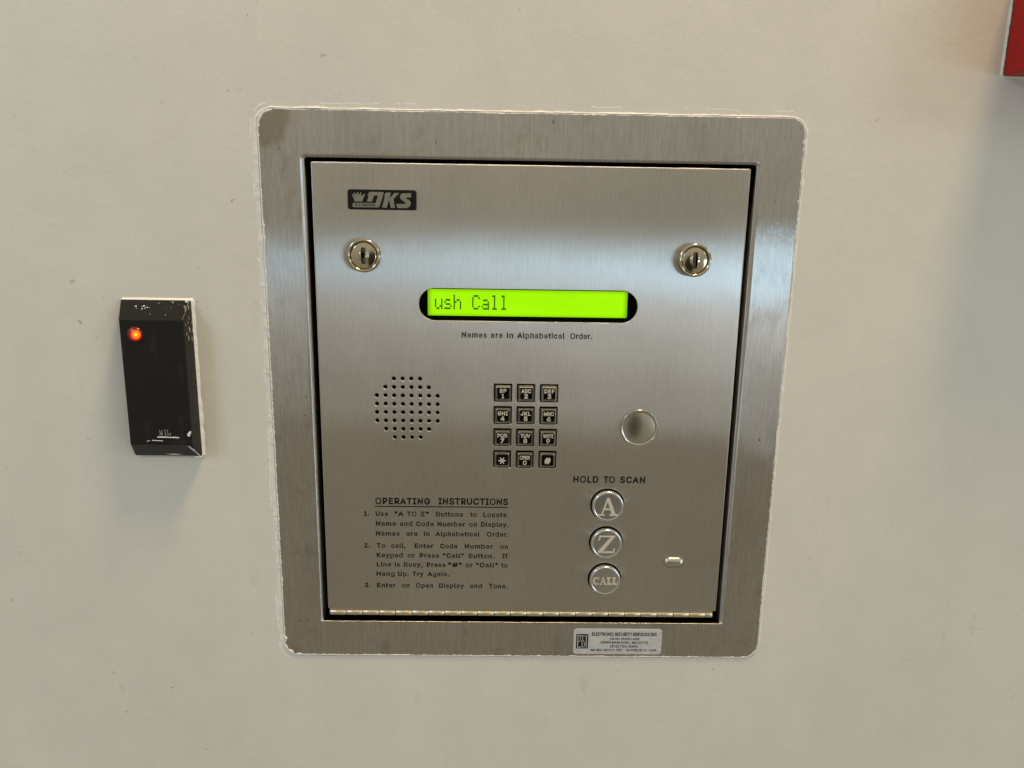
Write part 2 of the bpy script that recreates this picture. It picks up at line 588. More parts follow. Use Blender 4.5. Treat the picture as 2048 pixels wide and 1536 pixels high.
# letter outlines (units of 1/1000 em): advance, then one string of points per outline
GLYPHS = {
    '"': (321, ['50,289 40,538 166,538 156,289', '165,289 155,538 280,538 271,289']),
    '#': (440, ['208,-29 301,538 411,538 318,-29', '-24,111 -6,221 434,221 416,111', '29,-29 122,538 232,538 139,-29', '6,287 24,397 463,397 446,287']),
    '(': (273, ['60,207 63,267 72,329 104,450 126,506 159,568 279,568 218,419 190,308 183,256 180,207 189,120 216,26 236,-26 281,-125 159,-125 130,-72 112,-33 96,7 83,47 73,87 66,127 62,167']),
    ')': (273, ['-8,-125 38,-25 58,27 85,122 93,207 90,256 83,308 55,419 -6,568 114,568 147,506 169,450 201,329 210,266 213,207 212,166 207,126 200,85 189,45 176,5 161,-34 142,-73 114,-125']),
    ',': (188, ['4,-148 43,100 175,100 106,-148']),
    '-': (453, ['366,273 366,159 85,159 85,273']),
    '.': (188, ['95,-36 41,-13 18,41 41,96 95,118 150,96 172,41 150,-13']),
    '0': (453, ['227,-36 165,-27 112,1 71,45 41,103 24,173 19,254 24,335 42,405 71,463 113,508 165,536 227,545 288,536 341,508 382,463 411,405 429,335 434,254 429,173 412,103 383,45 341,1 288,-27', '227,55 259,60 287,78 309,106 325,145 335,195 339,254 335,314 325,364 309,403 287,431 259,449 227,454 194,449 166,431 144,403 128,363 118,314 114,254 118,195 128,145 144,106 166,78 194,60']),
    '1': (453, ['47,-29 47,84 420,84 420,-29', '305,538 305,-29 183,-29 183,392 57,301 57,442 189,538']),
    '2': (453, ['35,-29 35,59 213,249 239,277 259,300 283,338 290,371 282,403 258,423 244,428 224,430 203,428 188,423 164,398 158,383 153,333 33,333 42,412 61,457 91,494 129,522 175,539 225,545 275,539 320,522 357,496 386,460 404,419 410,372 399,308 382,275 359,241 328,204 288,160 214,86 418,85 418,-29']),
    '3': (453, ['218,-36 168,-31 121,-17 80,7 47,40 24,82 8,161 129,161 150,106 177,87 220,79 243,81 263,87 279,97 290,109 297,125 300,145 298,164 291,181 279,196 262,207 236,215 200,219 128,219 128,310 225,420 41,424 41,538 401,538 401,450 191,223 182,318 268,317 320,303 363,275 396,238 416,194 422,145 415,95 395,50 363,13 321,-14 273,-31']),
    '4': (453, ['11,76 11,166 230,538 361,538 159,194 442,191 442,76', '253,-29 253,121 253,146 253,347 372,347 372,-29']),
    '5': (453, ['221,-36 172,-31 127,-15 89,10 59,44 39,84 25,159 142,159 162,107 186,87 223,79 243,82 261,90 277,102 288,118 296,138 299,162 296,186 288,207 276,224 260,237 241,245 218,248 177,241 134,216 35,227 70,538 395,538 395,423 177,423 169,353 168,353 228,363 269,359 305,348 338,330 366,305 389,276 406,242 417,204 420,163 414,109 394,61 364,21 323,-10 275,-30']),
    '6': (453, ['226,-36 174,-30 127,-11 88,20 59,60 40,108 34,162 39,205 53,250 77,299 113,356 237,538 377,538 166,232 88,232 145,309 185,334 234,343 285,338 330,320 367,292 395,254 412,208 418,157 412,105 393,58 363,19 325,-11 278,-30', '226,54 253,57 276,67 295,83 310,104 319,129 322,157 319,186 310,211 295,232 276,247 253,257 226,260 200,257 176,247 157,232 142,212 133,187 130,158 133,129 142,104 157,83 176,67 200,57']),
    '7': (453, ['50,-29 277,420 33,423 33,538 420,538 420,442 183,-29']),
    '8': (453, ['226,-36 172,-31 123,-15 82,11 50,45 29,88 23,135 27,173 39,208 58,238 83,264 113,283 90,270 102,258 69,291 48,333 41,380 47,425 66,466 95,499 133,524 177,540 226,545 275,540 319,524 357,499 386,466 405,425 411,380 404,333 383,291 350,258 366,268 340,282 369,264 394,238 414,208 426,173 430,135 423,88 403,45 370,11 329,-15 280,-31', '226,54 257,57 282,65 319,94 332,139 328,164 318,186 302,204 281,218 255,227 226,230 197,227 171,218 150,204 134,186 124,164 120,139 133,94 170,65 195,57', '226,295 272,305 303,333 314,376 303,417 273,445 226,455 201,452 180,445 149,417 138,376 149,333 180,305']),
    '9': (453, ['226,545 278,538 325,519 364,489 394,448 412,400 418,347 413,303 400,259 376,210 339,152 216,-29 75,-29 286,277 365,277 307,199 267,174 219,165 168,171 123,189 85,217 57,255 40,300 34,352 40,404 59,451 89,490 128,520 174,539', '226,455 200,452 177,442 157,426 143,405 133,380 130,352 133,323 143,298 157,277 177,262 200,252 226,248 253,252 276,261 295,277 310,297 319,322 322,350 319,379 310,405 295,426 276,442 253,452']),
    'A': (480, ['-25,-29 181,538 296,538 504,-29 375,-29 260,293 249,325 236,363 222,411 193,507 284,507 255,411 241,362 228,324 218,293 106,-29', '81,113 81,228 399,228 399,113']),
    'B': (456, ['31,-29 31,538 242,538 296,533 342,517 379,491 406,457 422,417 427,374 424,338 412,305 374,262 344,248 344,286 349,285 379,270 406,247 428,217 442,180 447,136 442,92 425,52 397,17 357,-9 307,-24 248,-29', '130,62 245,62 294,68 327,84 344,107 350,136 338,182 323,199 303,214 278,223 248,226 130,226', '130,290 238,290 263,293 286,301 319,329 331,372 325,401 309,425 281,441 240,447 130,447']),
    'C': (510, ['267,-36 197,-27 135,0 83,44 43,102 19,173 11,254 19,335 43,406 83,465 135,509 197,536 267,545 309,541 349,532 387,516 420,494 449,466 473,433 491,395 510,319 389,319 365,378 340,405 307,421 267,427 231,422 199,408 173,384 151,351 137,308 133,254 137,200 152,157 173,124 200,101 231,87 267,82 307,88 340,104 365,130 389,189 510,189 491,114 473,76 450,43 421,15 387,-7 350,-23 310,-33']),
    'D': (502, ['220,-29 67,-29 67,86 213,86 265,91 303,106 332,129 352,161 365,204 370,255 366,307 353,348 332,380 305,403 268,417 219,423 64,423 64,538 227,538 301,530 367,504 421,461 460,404 483,335 491,255 483,175 459,106 420,48 365,5 297,-21', '154,538 154,-29 31,-29 31,538']),
    'E': (419, ['31,-29 31,538 401,538 401,423 154,423 154,315 384,315 384,200 154,200 154,86 404,86 404,-29']),
    'F': (410, ['31,-29 31,538 398,538 398,423 154,423 154,307 375,307 375,192 154,192 154,-29']),
    'G': (520, ['268,-36 197,-27 134,0 82,44 43,103 19,173 11,254 19,335 43,406 82,464 133,508 195,536 264,545 309,541 350,531 388,515 421,492 451,464 474,431 492,394 512,320 390,320 363,377 338,404 306,420 265,427 230,422 199,408 172,385 151,351 137,308 133,254 137,200 152,157 173,125 200,101 232,87 269,82 302,86 330,97 353,114 371,137 382,167 389,236 449,198 254,170 254,285 507,285 507,198 500,134 476,76 439,29 391,-7 333,-29']),
    'H': (517, ['31,-29 31,538 154,538 154,318 363,318 363,538 486,538 486,-29 363,-29 363,203 154,203 154,-29']),
    'I': (300, ['2,-29 2,86 89,86 89,423 2,423 2,538 298,538 298,423 212,423 212,86 298,86 298,-29']),
    'J': (396, ['185,-36 114,-25 55,11 16,70 4,143 4,202 127,202 127,148 131,114 143,95 160,84 185,79 209,83 226,95 238,114 243,148 243,538 365,538 365,143 353,70 315,11 256,-25']),
    'K': (467, ['81,88 75,226 117,279 153,322 190,364 351,538 509,535 252,256', '31,-29 31,538 154,538 154,334 153,225 154,194 154,-29', '357,-29 151,260 229,357 505,-29']),
    'L': (393, ['31,-29 31,538 154,538 154,86 390,86 390,-29']),
    'M': (628, ['31,-29 31,538 171,538 304,197 315,168 327,131 339,92 360,20 268,20 290,91 302,130 315,168 325,197 456,538 597,538 597,-29 475,-29 475,291 475,327 476,369 477,414 479,486 552,486 525,400 509,353 495,312 483,280 362,-29 266,-29 143,280 132,311 118,352 102,398 71,486 147,486 149,417 150,372 151,329 151,291 151,-29']),
    'N': (523, ['31,-29 31,538 152,538 368,198 388,165 413,120 458,32 378,20 372,107 370,157 370,195 370,538 492,538 492,-29 371,-29 178,275 152,316 123,367 104,399 61,475 147,487 151,385 153,329 154,291 154,-29']),
    'O': (533, ['267,-36 197,-27 135,0 83,44 44,102 19,173 11,254 19,335 44,406 83,465 135,508 197,536 267,545 337,536 399,508 451,465 490,406 514,335 522,254 514,173 490,102 451,44 399,0 337,-27', '267,58 309,64 347,80 379,108 404,146 420,195 425,254 420,313 404,362 379,401 347,428 309,445 267,451 225,445 187,428 155,401 130,362 114,313 108,254 114,195 130,146 155,108 187,80 225,64']),
    'P': (445, ['31,-29 31,538 237,538 295,532 346,513 387,483 416,443 432,398 438,348 432,298 416,252 387,212 346,182 295,163 237,157 80,157 80,271 231,271 262,274 283,282 297,293 307,307 313,325 315,348 313,370 307,388 297,402 283,413 262,420 231,423 154,423 154,-29']),
    'Q': (533, ['187,188 327,188 393,102 407,82 526,-77 386,-77 322,9 308,28', '267,-36 197,-27 135,0 83,44 44,102 19,173 11,254 19,335 44,406 83,465 135,508 197,536 267,545 337,536 399,508 451,465 490,406 514,335 522,254 514,173 490,102 451,44 399,0 337,-27', '267,58 309,64 347,80 379,108 404,146 420,195 425,254 420,313 404,362 379,401 347,428 309,445 267,451 225,445 187,428 155,401 130,362 114,313 108,254 114,195 130,146 155,108 187,80 225,64']),
    'R': (449, ['31,-29 31,538 237,538 296,532 347,515 387,486 416,447 433,402 439,352 433,302 416,257 387,219 346,191 295,174 237,169 67,169 67,284 232,284 264,287 283,293 309,317 314,331 316,352 314,374 308,391 299,404 284,413 263,420 232,423 154,423 154,-29', '336,-29 182,258 320,258 477,-29']),
    'S': (447, ['224,-38 166,-33 116,-17 73,8 40,43 18,86 3,166 128,166 138,120 146,106 159,95 176,87 225,78 251,81 275,87 293,97 306,110 314,123 316,137 308,161 282,178 236,195 175,212 114,235 65,268 33,315 23,372 30,422 51,465 84,499 126,524 174,540 227,545 280,540 328,524 369,499 401,466 422,425 435,349 316,349 301,397 285,413 259,425 224,429 200,427 181,422 154,401 146,376 155,353 182,334 221,321 273,307 323,290 377,261 420,213 433,178 438,138 431,91 411,47 379,11 336,-16 284,-33']),
    'T': (449, ['3,423 3,538 446,538 446,423 286,423 286,-29 164,-29 164,423']),
    'U': (517, ['259,-37 196,-31 140,-11 94,22 60,65 38,116 31,171 31,538 153,538 153,180 157,151 166,128 181,108 201,94 227,84 259,81 291,84 317,94 337,108 351,127 360,151 364,180 364,538 486,538 486,171 479,116 458,65 423,22 377,-11 322,-31']),
    'V': (480, ['184,-29 -25,538 105,538 220,216 230,185 243,146 258,98 287,2 196,2 224,98 239,147 252,186 262,216 374,538 504,538 298,-29']),
    'W': (686, ['133,-29 -22,538 105,538 191,203 204,152 215,99 232,11 154,11 171,100 183,152 196,203 284,538 402,538 490,203 503,152 515,100 533,11 453,11 470,100 482,152 495,203 581,538 708,538 552,-29 433,-29 340,316 323,385 301,504 384,504 363,389 346,316 253,-29']),
    'X': (474, ['-38,-29 232,332 232,189 -26,538 119,538 202,417 228,377 249,343 292,263 184,263 227,343 247,377 274,417 358,538 502,538 244,192 244,334 511,-29 366,-29 268,113 244,149 225,181 182,260 294,260 250,182 231,150 206,113 107,-29']),
    'Y': (472, ['174,-29 174,200 -36,538 107,538 217,359 248,305 294,201 179,201 225,306 255,359 365,538 507,538 297,200 297,-29']),
    'Z': (438, ['13,-29 13,55 250,402 283,448 351,536 388,427 286,423 223,423 11,423 11,538 426,538 426,453 192,112 157,63 87,-28 50,82 151,85 214,86 428,86 428,-29']),
    'a': (389, ['160,-27 122,-23 87,-11 56,8 32,35 17,69 12,108 16,142 28,171 68,209 121,228 176,238 207,242 230,244 253,250 257,257 250,287 231,305 195,313 156,305 131,288 108,253 15,280 42,333 67,360 96,379 128,393 194,403 243,397 295,376 319,356 338,329 351,294 355,252 355,-18 259,-18 259,34 281,34 264,11 223,-16 193,-24', '171,50 201,54 225,63 259,96 271,139 271,182 261,177 232,171 201,166 176,163 136,154 108,136 97,105 106,75 132,57']),
    'b': (424, ['230,-35 192,-32 159,-20 118,12 104,32 139,32 139,-27 26,-27 26,536 141,536 141,346 104,346 118,365 158,397 191,408 230,412 281,405 328,383 366,349 394,304 412,250 417,189 412,127 395,73 367,28 328,-7 282,-28', '220,52 251,56 276,70 296,91 311,118 320,152 323,189 320,227 311,259 297,287 277,307 251,320 220,325 189,321 164,308 144,288 130,261 121,228 118,189 121,151 130,117 145,89 165,69 190,56']),
    'c': (396, ['207,-35 152,-28 102,-7 62,28 32,73 13,127 7,187 13,249 32,303 62,348 102,383 152,405 207,412 268,403 321,378 362,338 400,259 288,230 268,274 254,289 234,299 207,303 181,299 162,288 146,272 134,248 126,220 123,187 126,156 134,127 146,104 162,88 181,77 207,74 234,78 254,88 269,104 289,149 401,121 364,40 322,-1 269,-27']),
    'd': (424, ['195,-35 143,-28 96,-7 58,28 30,73 13,127 7,189 13,250 30,304 59,349 97,383 143,405 195,412 233,408 266,397 307,365 320,346 284,346 284,536 399,536 399,-27 286,-27 286,32 320,32 307,12 266,-20 233,-32', '205,52 235,56 260,69 280,89 295,117 304,151 307,189 304,228 295,261 280,288 260,308 235,321 205,325 173,320 148,307 128,287 113,259 104,227 101,189 104,152 113,118 128,91 148,70 174,56']),
    'e': (404, ['212,-26 156,-20 107,1 68,34 39,77 22,128 16,187 22,245 39,298 67,341 105,375 152,396 206,403 271,391 303,376 332,354 356,325 374,288 385,245 389,195 389,151 57,151 57,239 366,229 294,170 289,234 281,261 269,283 252,299 231,309 205,312 178,308 156,298 139,282 125,262 117,237 114,210 114,178 117,142 127,114 141,93 160,77 184,68 212,64 247,70 272,86 297,126 390,103 369,54 348,27 321,4 289,-12 253,-23']),
    'f': (254, ['255,406 255,300 -21,300 -21,406', '54,-27 54,433 58,469 73,501 96,526 125,544 186,557 227,553 276,540 246,435 210,445 198,446 176,439 169,415 169,-27']),
    'g': (425, ['207,-169 165,-166 128,-157 96,-142 70,-123 23,-64 106,-17 134,-53 162,-72 181,-77 206,-79 243,-74 270,-61 287,-39 293,-4 293,50 315,50 300,29 261,0 231,-10 195,-13 147,-7 103,11 67,41 39,82 22,132 16,191 22,250 39,301 66,344 102,376 146,396 196,403 232,399 262,389 301,358 317,337 295,337 295,397 390,397 390,-10 384,-59 365,-100 335,-131 297,-153 254,-165', '205,64 236,68 261,79 281,98 295,123 304,155 307,193 304,230 295,262 281,288 261,308 236,321 205,325 174,320 148,307 128,287 113,260 104,229 101,193 104,156 113,125 128,99 148,80 174,68']),
    'h': (410, ['141,225 141,-27 26,-27 26,536 141,536 141,260 60,260 101,348 136,384 179,405 227,412 270,407 308,392 341,368 365,333 380,290 384,242 384,-27 269,-27 269,233 264,266 253,285 235,297 209,302 190,300 176,294 150,268 143,251']),
    'i': (167, ['26,-27 26,406 141,406 141,-27', '84,414 33,434 12,483 33,533 84,553 134,533 156,483 134,434']),
    'l': (189, ['138,-30 91,-23 54,1 32,38 26,82 26,536 141,536 141,101 144,82 151,79 157,79 191,86 213,-19 165,-28']),
    'm': (610, ['26,-27 26,406 139,406 139,268 69,268 93,335 112,364 161,401 219,414 267,406 306,381 333,344 358,268 274,268 298,333 317,362 368,399 402,410 437,413 475,409 510,396 541,373 565,341 579,302 584,256 584,-27 469,-27 469,251 464,278 454,292 439,300 420,303 388,295 370,277 362,244 362,-27 247,-27 247,257 243,278 234,291 219,300 201,303 171,296 149,274 143,260 141,237 141,-27']),
    'n': (410, ['141,225 141,-27 26,-27 26,406 139,406 139,260 60,260 101,348 136,384 179,405 227,412 270,407 308,392 341,368 365,333 380,290 384,242 384,-27 269,-27 269,233 264,266 253,285 235,297 209,302 190,300 176,294 150,268 143,251']),
    'o': (415, ['207,-35 152,-28 102,-7 62,28 32,73 13,127 7,187 13,249 32,303 62,348 102,383 152,405 207,412 263,405 313,383 354,348 384,303 402,249 408,187 402,127 384,73 354,28 313,-7 263,-28', '207,51 241,56 267,70 288,91 302,119 311,152 314,187 311,223 302,256 288,284 267,306 241,320 207,325 174,320 148,306 128,284 113,256 104,224 101,187 104,152 113,119 128,91 148,70 174,56']),
    'p': (424, ['26,-170 26,406 139,406 139,346 104,346 118,365 158,397 191,408 230,412 281,405 328,383 366,349 394,304 412,250 417,189 412,127 395,73 367,28 328,-7 282,-28 230,-35 192,-32 159,-20 118,12 104,32 141,32 141,-170', '220,52 251,56 276,70 296,91 311,118 320,152 323,189 320,227 311,259 297,287 277,307 251,320 220,325 189,321 164,308 144,288 130,261 121,228 118,189 121,151 130,117 145,89 165,69 190,56']),
    'r': (259, ['26,-27 26,406 139,406 126,365 110,365 137,390 173,407 211,412 230,411 270,409 270,291 227,297 209,299 172,290 150,269 141,233 141,-27']),
    's': (365, ['182,-26 142,-23 106,-13 74,3 48,26 29,56 12,108 105,127 120,89 134,75 154,67 181,64 212,67 232,76 248,104 240,122 206,138 144,153 96,170 59,195 36,231 29,274 34,310 50,342 75,368 108,387 145,399 187,402 227,399 261,389 290,373 314,350 351,277 260,257 230,302 214,311 187,314 161,311 144,303 129,276 138,256 151,248 177,240 234,227 283,210 319,184 342,149 349,107 344,69 327,37 301,10 267,-10 227,-22']),
    't': (227, ['231,406 231,300 -21,300 -21,406', '38,498 153,498 153,101 158,82 174,77 182,78 223,84 245,-19 195,-30 167,-31 116,-24 73,1 46,42 38,91']),
    'u': (410, ['183,-32 140,-28 102,-13 69,12 45,46 30,89 26,138 26,406 141,406 141,146 145,114 157,94 175,82 201,77 220,80 234,85 260,112 266,128 269,154 269,406 384,406 384,-27 271,-27 271,119 350,119 308,31 273,-5 230,-26']),
    'y': (389, ['14,-158 42,-55 74,-61 97,-62 110,-54 126,-25 134,-2 -22,406 103,406 191,164 213,94 241,-6 148,-6 177,95 198,164 286,406 411,406 229,-70 197,-125 151,-161 93,-172 60,-170']),
}


def area2(l):
    return sum(l[i - 1][0] * l[i][1] - l[i][0] * l[i - 1][1] for i in range(len(l)))


def inside(p, l):
    r = False
    for i in range(len(l)):
        (x0, y0), (x1, y1) = l[i - 1], l[i]
        if (y0 > p[1]) != (y1 > p[1]) and p[0] < (x1 - x0) * (p[1] - y0) / (y1 - y0) + x0:
            r = not r
    return r


PARSED = {}
for ch_, (adv_, ls_) in GLYPHS.items():
    lp_ = [[tuple(int(q) for q in p.split(',')) for p in l.split()] for l in ls_]
    sg_ = 1 if area2(max(lp_, key=lambda l: abs(area2(l)))) > 0 else -1
    out_ = []
    for l in lp_:
        if area2(l) * sg_ > 0:
            hl_ = [h for h in lp_ if area2(h) * sg_ < 0 and inside(h[0], l)]
            out_.append([l] + hl_)
    PARSED[ch_] = (adv_, out_)


def text_into(mb, s, x0, x1, zbase, cap, y, depth=0.0, narrow=0.95):
    """set one word between x0 and x1: letter height from cap, the rest of the width as tracking"""
    kz = cap / 555.0
    kx = kz * narrow
    sp = 150
    ink0 = min(p[0] for l in PARSED[s[0]][1] for p in l[0])
    last = PARSED[s[-1]]
    ink1 = max(p[0] for l in last[1] for p in l[0])
    wid = sum(PARSED[c][0] if c != ' ' else sp for c in s[:-1]) - ink0 + ink1
    track = 0.0
    n = len(s) - 1
    if wid * kx > (x1 - x0) or n == 0:
        kx = (x1 - x0) / wid
    else:
        track = ((x1 - x0) - wid * kx) / n
        lim = 0.13 * cap
        if track > lim:
            kx = (x1 - x0 - n * lim) / wid
            track = lim
    x = x0 - ink0 * kx
    for c in s:
        if c == ' ':
            x += sp * kx + track
            continue
        adv_, outs = PARSED[c]
        for gi, loops in enumerate(outs):
            yy = y - 0.006 * gi
            L = [[(x + p[0] * kx, zbase + (p[1] + 14) * kz) for p in l] for l in loops]
            tri = tessellate_polygon([[Vector((p[0], p[1], 0)) for p in l] for l in L])
            idx = mb.verts([(p[0], yy, p[1]) for l in L for p in l])
            for t in tri:
                mb.orient([idx[k] for k in t])
            if depth:
                o_ = 0
                for l in L:
                    ring = idx[o_:o_ + len(l)]
                    o_ += len(l)
                    back = mb.verts([(p[0], yy + depth, p[1]) for p in l])
                    mb.bridge(ring, back, True, False)
        x += adv_ * kx + track


def fbm(x, y, z, oct_=4):
    s, a, t = 0.0, 1.0, 0.0
    for k in range(oct_):
        s += a * noise.noise(Vector((x, y, z)))
        t += a
        x *= 2.03; y *= 2.03; z *= 2.03
        a *= 0.55
    return s / t


# ------------------------------------------------------------------ the wall, with a real opening for the panel
WALL_Y = 0.0
mb = MB()
plate(mb, (-1150, 1150, -1000, 900, 0.1, 1), [(-160, 160, -334, 18, 2, 2)], WALL_Y, 120, 0.02, 0.5)
wall = mb.build('wall', M_WALL, origin=(0, WALL_Y, -160))
tag(wall, 'beige painted wall with scuffs and a rolled texture around the steel panel', kind='structure')

FR = (-172.3, 172.4, -346.2, 31.0, 9.5, 8)


def perimeter(s, step=0.8):
    pts = rr(*s[:5], seg=14)
    dense = []
    n = len(pts)
    for i in range(n):
        a_, b_ = Vector(pts[i]), Vector(pts[(i + 1) % n])
        d = (b_ - a_).length
        k = max(1, int(d / step))
        for j in range(k):
            dense.append(a_.lerp(b_, j / k))
    out = []
    n = len(dense)
    for i in range(n):
        t = dense[(i + 2) % n] - dense[i - 2]
        out.append((dense[i], Vector((t.y, -t.x)).normalized()))
    return out


def caulk(name, s, fn, mat, parent):
    """a hand-drawn bead: fn(p, k) gives a list of (offset outward, y) across the bead"""
    mb = MB()
    per = perimeter(s)
    rows = []
    for i, (p, nrm) in enumerate(per):
        rows.append([(p.x + nrm.x * w, y, p.y + nrm.y * w) for w, y in fn(p, nrm)])
    m = len(rows[0])
    ids = [mb.verts(r) for r in rows]
    n = len(ids)
    for i in range(n):
        A, B = ids[i], ids[(i + 1) % n]
        for j in range(m - 1):
            mb.face((A[j], B[j], B[j + 1], A[j + 1]), True)
    return mb.build(name, mat, parent, recalc=False)


def frame_bead(p, nrm):
    a = fbm(p.x * 0.05, p.y * 0.05, 1.7)
    b = fbm(p.x * 0.28, p.y * 0.28, 5.1, 3)
    c = fbm(p.x * 0.10, p.y * 0.10, 9.3, 3)
    top = max(0.0, nrm.y)
    side = max(0.0, -nrm.x)
    f_ = fbm(p.x * 0.9, p.y * 0.9, 2.2, 2)
    inner = -0.15 - 1.2 * max(0, a - 0.02) - 1.5 * max(0, b - 0.05) - 0.9 * max(0, f_) - 0.4 * side
    if p.x < -158 and p.y < -328:                      # lumps left at the lower left corner
        inner -= 2.2 * max(0, b + 0.25)
    if p.x < -162 and p.y > 20:                        # paint carried over the upper left corner
        inner -= 0.8
    w_out = 0.8 + 1.3 * max(0, c + 0.1) + 0.6 * side + 0.5 * f_
    low = max(0.0, -nrm.y)
    right = max(0.0, nrm.x)
    h = (0.35 + 1.5 * max(0, c + 0.12) + 0.4 * top + 0.6 * max(0, f_)) * (1 - 0.85 * low) * (1 - 0.35 * right)
    w_out *= (1 - 0.4 * low) * (1 - 0.3 * right)
    fl = (1 - 0.8 * low) * (1 - 0.5 * right) * (1 - 0.6 * top) * (1 - 0.3 * side)
    w_out *= 1 - 0.35 * top
    crack = 1.0 if fbm(p.x * 0.045, p.y * 0.045, 22.0, 3) > -0.05 else 0.15
    gap = 0.15 + 0.5 * max(0, fbm(p.x * 0.09, p.y * 0.09, 14.0, 3))
    deep = 0.75 if fbm(p.x * 0.045, p.y * 0.045, 22.0, 3) > -0.12 else -0.30
    return [(inner, -0.50), (inner + 0.10, -0.68 - 0.2 * max(0, b + .3)),
            (-0.05, -0.62 - 0.12 * h), (0.12, -0.40), (0.20, deep), (0.20 + gap, deep),
            (0.35 + gap, WALL_Y - 0.55 * h), (0.75 + gap, WALL_Y - 0.62 * h),
            (w_out + 0.7 * fl, WALL_Y - 0.25 * h), (w_out + (1.6 + c) * fl, WALL_Y - 0.06 * fl), (w_out + (3.2 + c) * fl, WALL_Y + 0.04)]


caulk('caulk_bead', FR, frame_bead, M_CAULK, wall)


def strand(s, off, seed, y=WALL_Y, gate=0.0):
    def fn(p, nrm):
        g = fbm(p.x * 0.03, p.y * 0.03, seed, 3) - gate
        on = max(0.0, min(1.0, g * 9)) * max(0.0, min(1.0, -nrm.x * 1.5 + 0.25 * max(0, nrm.y)))
        w = off + 1.6 * fbm(p.x * 0.02, p.y * 0.02, seed + 4, 3) + 0.5 * fbm(p.x * .2, p.y * .2, seed + 9, 2)
        h = (0.15 + 0.55 * abs(fbm(p.x * 0.15, p.y * 0.15, seed + 2, 3)) * 2) * on
        return [(w - 0.9, y + 0.05), (w - 0.25, y + 0.04 - h), (w + 0.25, y + 0.04 - h), (w + 0.9, y + 0.05)]
    return fn


caulk('paint_ridge', FR, strand(FR, 4.2, 31.0), M_CAULK, wall)

# ------------------------------------------------------------------ the entry panel
PANEL = thing('entry_phone_panel', 'brushed steel entry phone panel with keypad and green display set into the wall',
              'entry phone', (0, WALL_Y, -157))

OPEN = (-144.0, 143.5, -318.8, 2.0, 1.2, 4)
mb = MB()
plate(mb, FR, [OPEN], -0.5, 0.8, 0.4, 2.6, back_holes=14)
mb.v = [(x, y, -318.8 + (z + 318.8) * 0.15) if -321.6 < z < -318.79 and -147 < x < 147 else (x, y, z) for x, y, z in mb.v]
mb.build('surround_frame', M_FRAME, PANEL, origin=(0, 0, -157))

# dark box behind the door
mb = MB()
x0, x1, z0, z1 = -146.5, 146.5, -322, 5
i = mb.verts([(x0, 13.5, z0), (x1, 13.5, z0), (x1, 13.5, z1), (x0, 13.5, z1), (x0, 42, z0), (x1, 42, z0), (x1, 42, z1), (x0, 42, z1)])
for q in ((4, 5, 6, 7), (0, 1, 5, 4), (1, 2, 6, 5), (2, 3, 7, 6), (3, 0, 4, 7)):
    mb.face([i[k] for k in q])
mb.build('back_box', M_BLACK, PANEL)

# door with real openings
KX = (-16.4, -0.8, 14.85)
KZ = (-148.7, -164.35, -180.0, -195.65)
BTN = ((57.75, -228.4), (57.9, -256.4), (58.1, -284.4))
holes = []
for row, n in enumerate((4, 6, 8, 8, 8, 8, 6, 4)):
    for c in range(n):
        hx = -101.605 + 5.854 * (c + (8 - n) / 2)
        hz = -151.625 - 5.854 * (row - 2) - 11.708
        holes.append((hx - 1.42, hx + 1.42, hz - 1.42, hz + 1.42, 1.42, 4))
# the grid is measured from its third row
holes = [(a_, b_, c_ + 11.708, d_ + 11.708, r__, s_) for a_, b_, c_, d_, r__, s_ in holes]
zoff = 11.708 - 11.708
SLOT = (-72.6, 71.9, -100.2, -79.0, 10.55, 12)
holes.append(SLOT)
for kz in KZ:
    for kx in KX:
        holes.append((kx - 6.2, kx + 6.2, kz - 6.2, kz + 6.2, 0.6, 3))
for bx, bz in BTN:
    holes.append((bx - 12.0, bx + 12.0, bz - 12.0, bz + 12.0, 12.0, 10))
mb = MB()
plate(mb, (-140.0, 140.0, -309.8, 0.0, 1.0, 4), holes, 0.0, 12.0, 0.8, 0.36, seg_edge=5, back_holes=1.8)
door = mb.build('door', M_DOOR, PANEL, origin=(0, 0, -155))

# raised stop bump pressed into the door
mb = MB()
bx, bz, hw, hh = 107.1, -271.3, 7.3, 4.0
prev = None
for k in range(9):
    t = k / 8
    g = math.cos(t * math.pi / 2)
    ins = 3.6 * (1 - g)
    yy = 0.02 - 2.6 * math.sin(t * math.pi / 2)
    ring = rr(bx - hw, bx + hw, bz - hh, bz + hh, hh, grow=-min(ins, 3.6), seg=8)
    cur = mb.verts([(p[0], yy, p[1]) for p in ring])
    if prev:
        mb.bridge(prev, cur)
    prev = cur
mb.face(prev, True)
mb.build('door_stop', M_CAP, door)

# blank round cap
mb = MB()
R_, tilt = 12.65, 0.42
prof = [(12.75, 0.0), (12.75, -0.7), (12.62, -1.0), (12.4, -1.12), (12.15, -1.08), (12.1, -0.95)]
sag_r = 12.1 / math.sin(tilt)
for k in range(1, 9):
    rr_ = 12.1 * (1 - k / 8)
    prof.append((rr_, -0.95 - (math.sqrt(sag_r ** 2 - rr_ ** 2) - math.sqrt(sag_r ** 2 - 12.1 ** 2)) * 0.38))
lathe(mb, 77.1, -171.95, prof, 64)
mb.build('blank_cap', M_CAP, PANEL)

# speaker cloth behind the holes
mb = MB()
mb.box(-106, -56, 5.0, 7.0, -194, -145)
mb.build('speaker_backing', M_BLACK, PANEL)

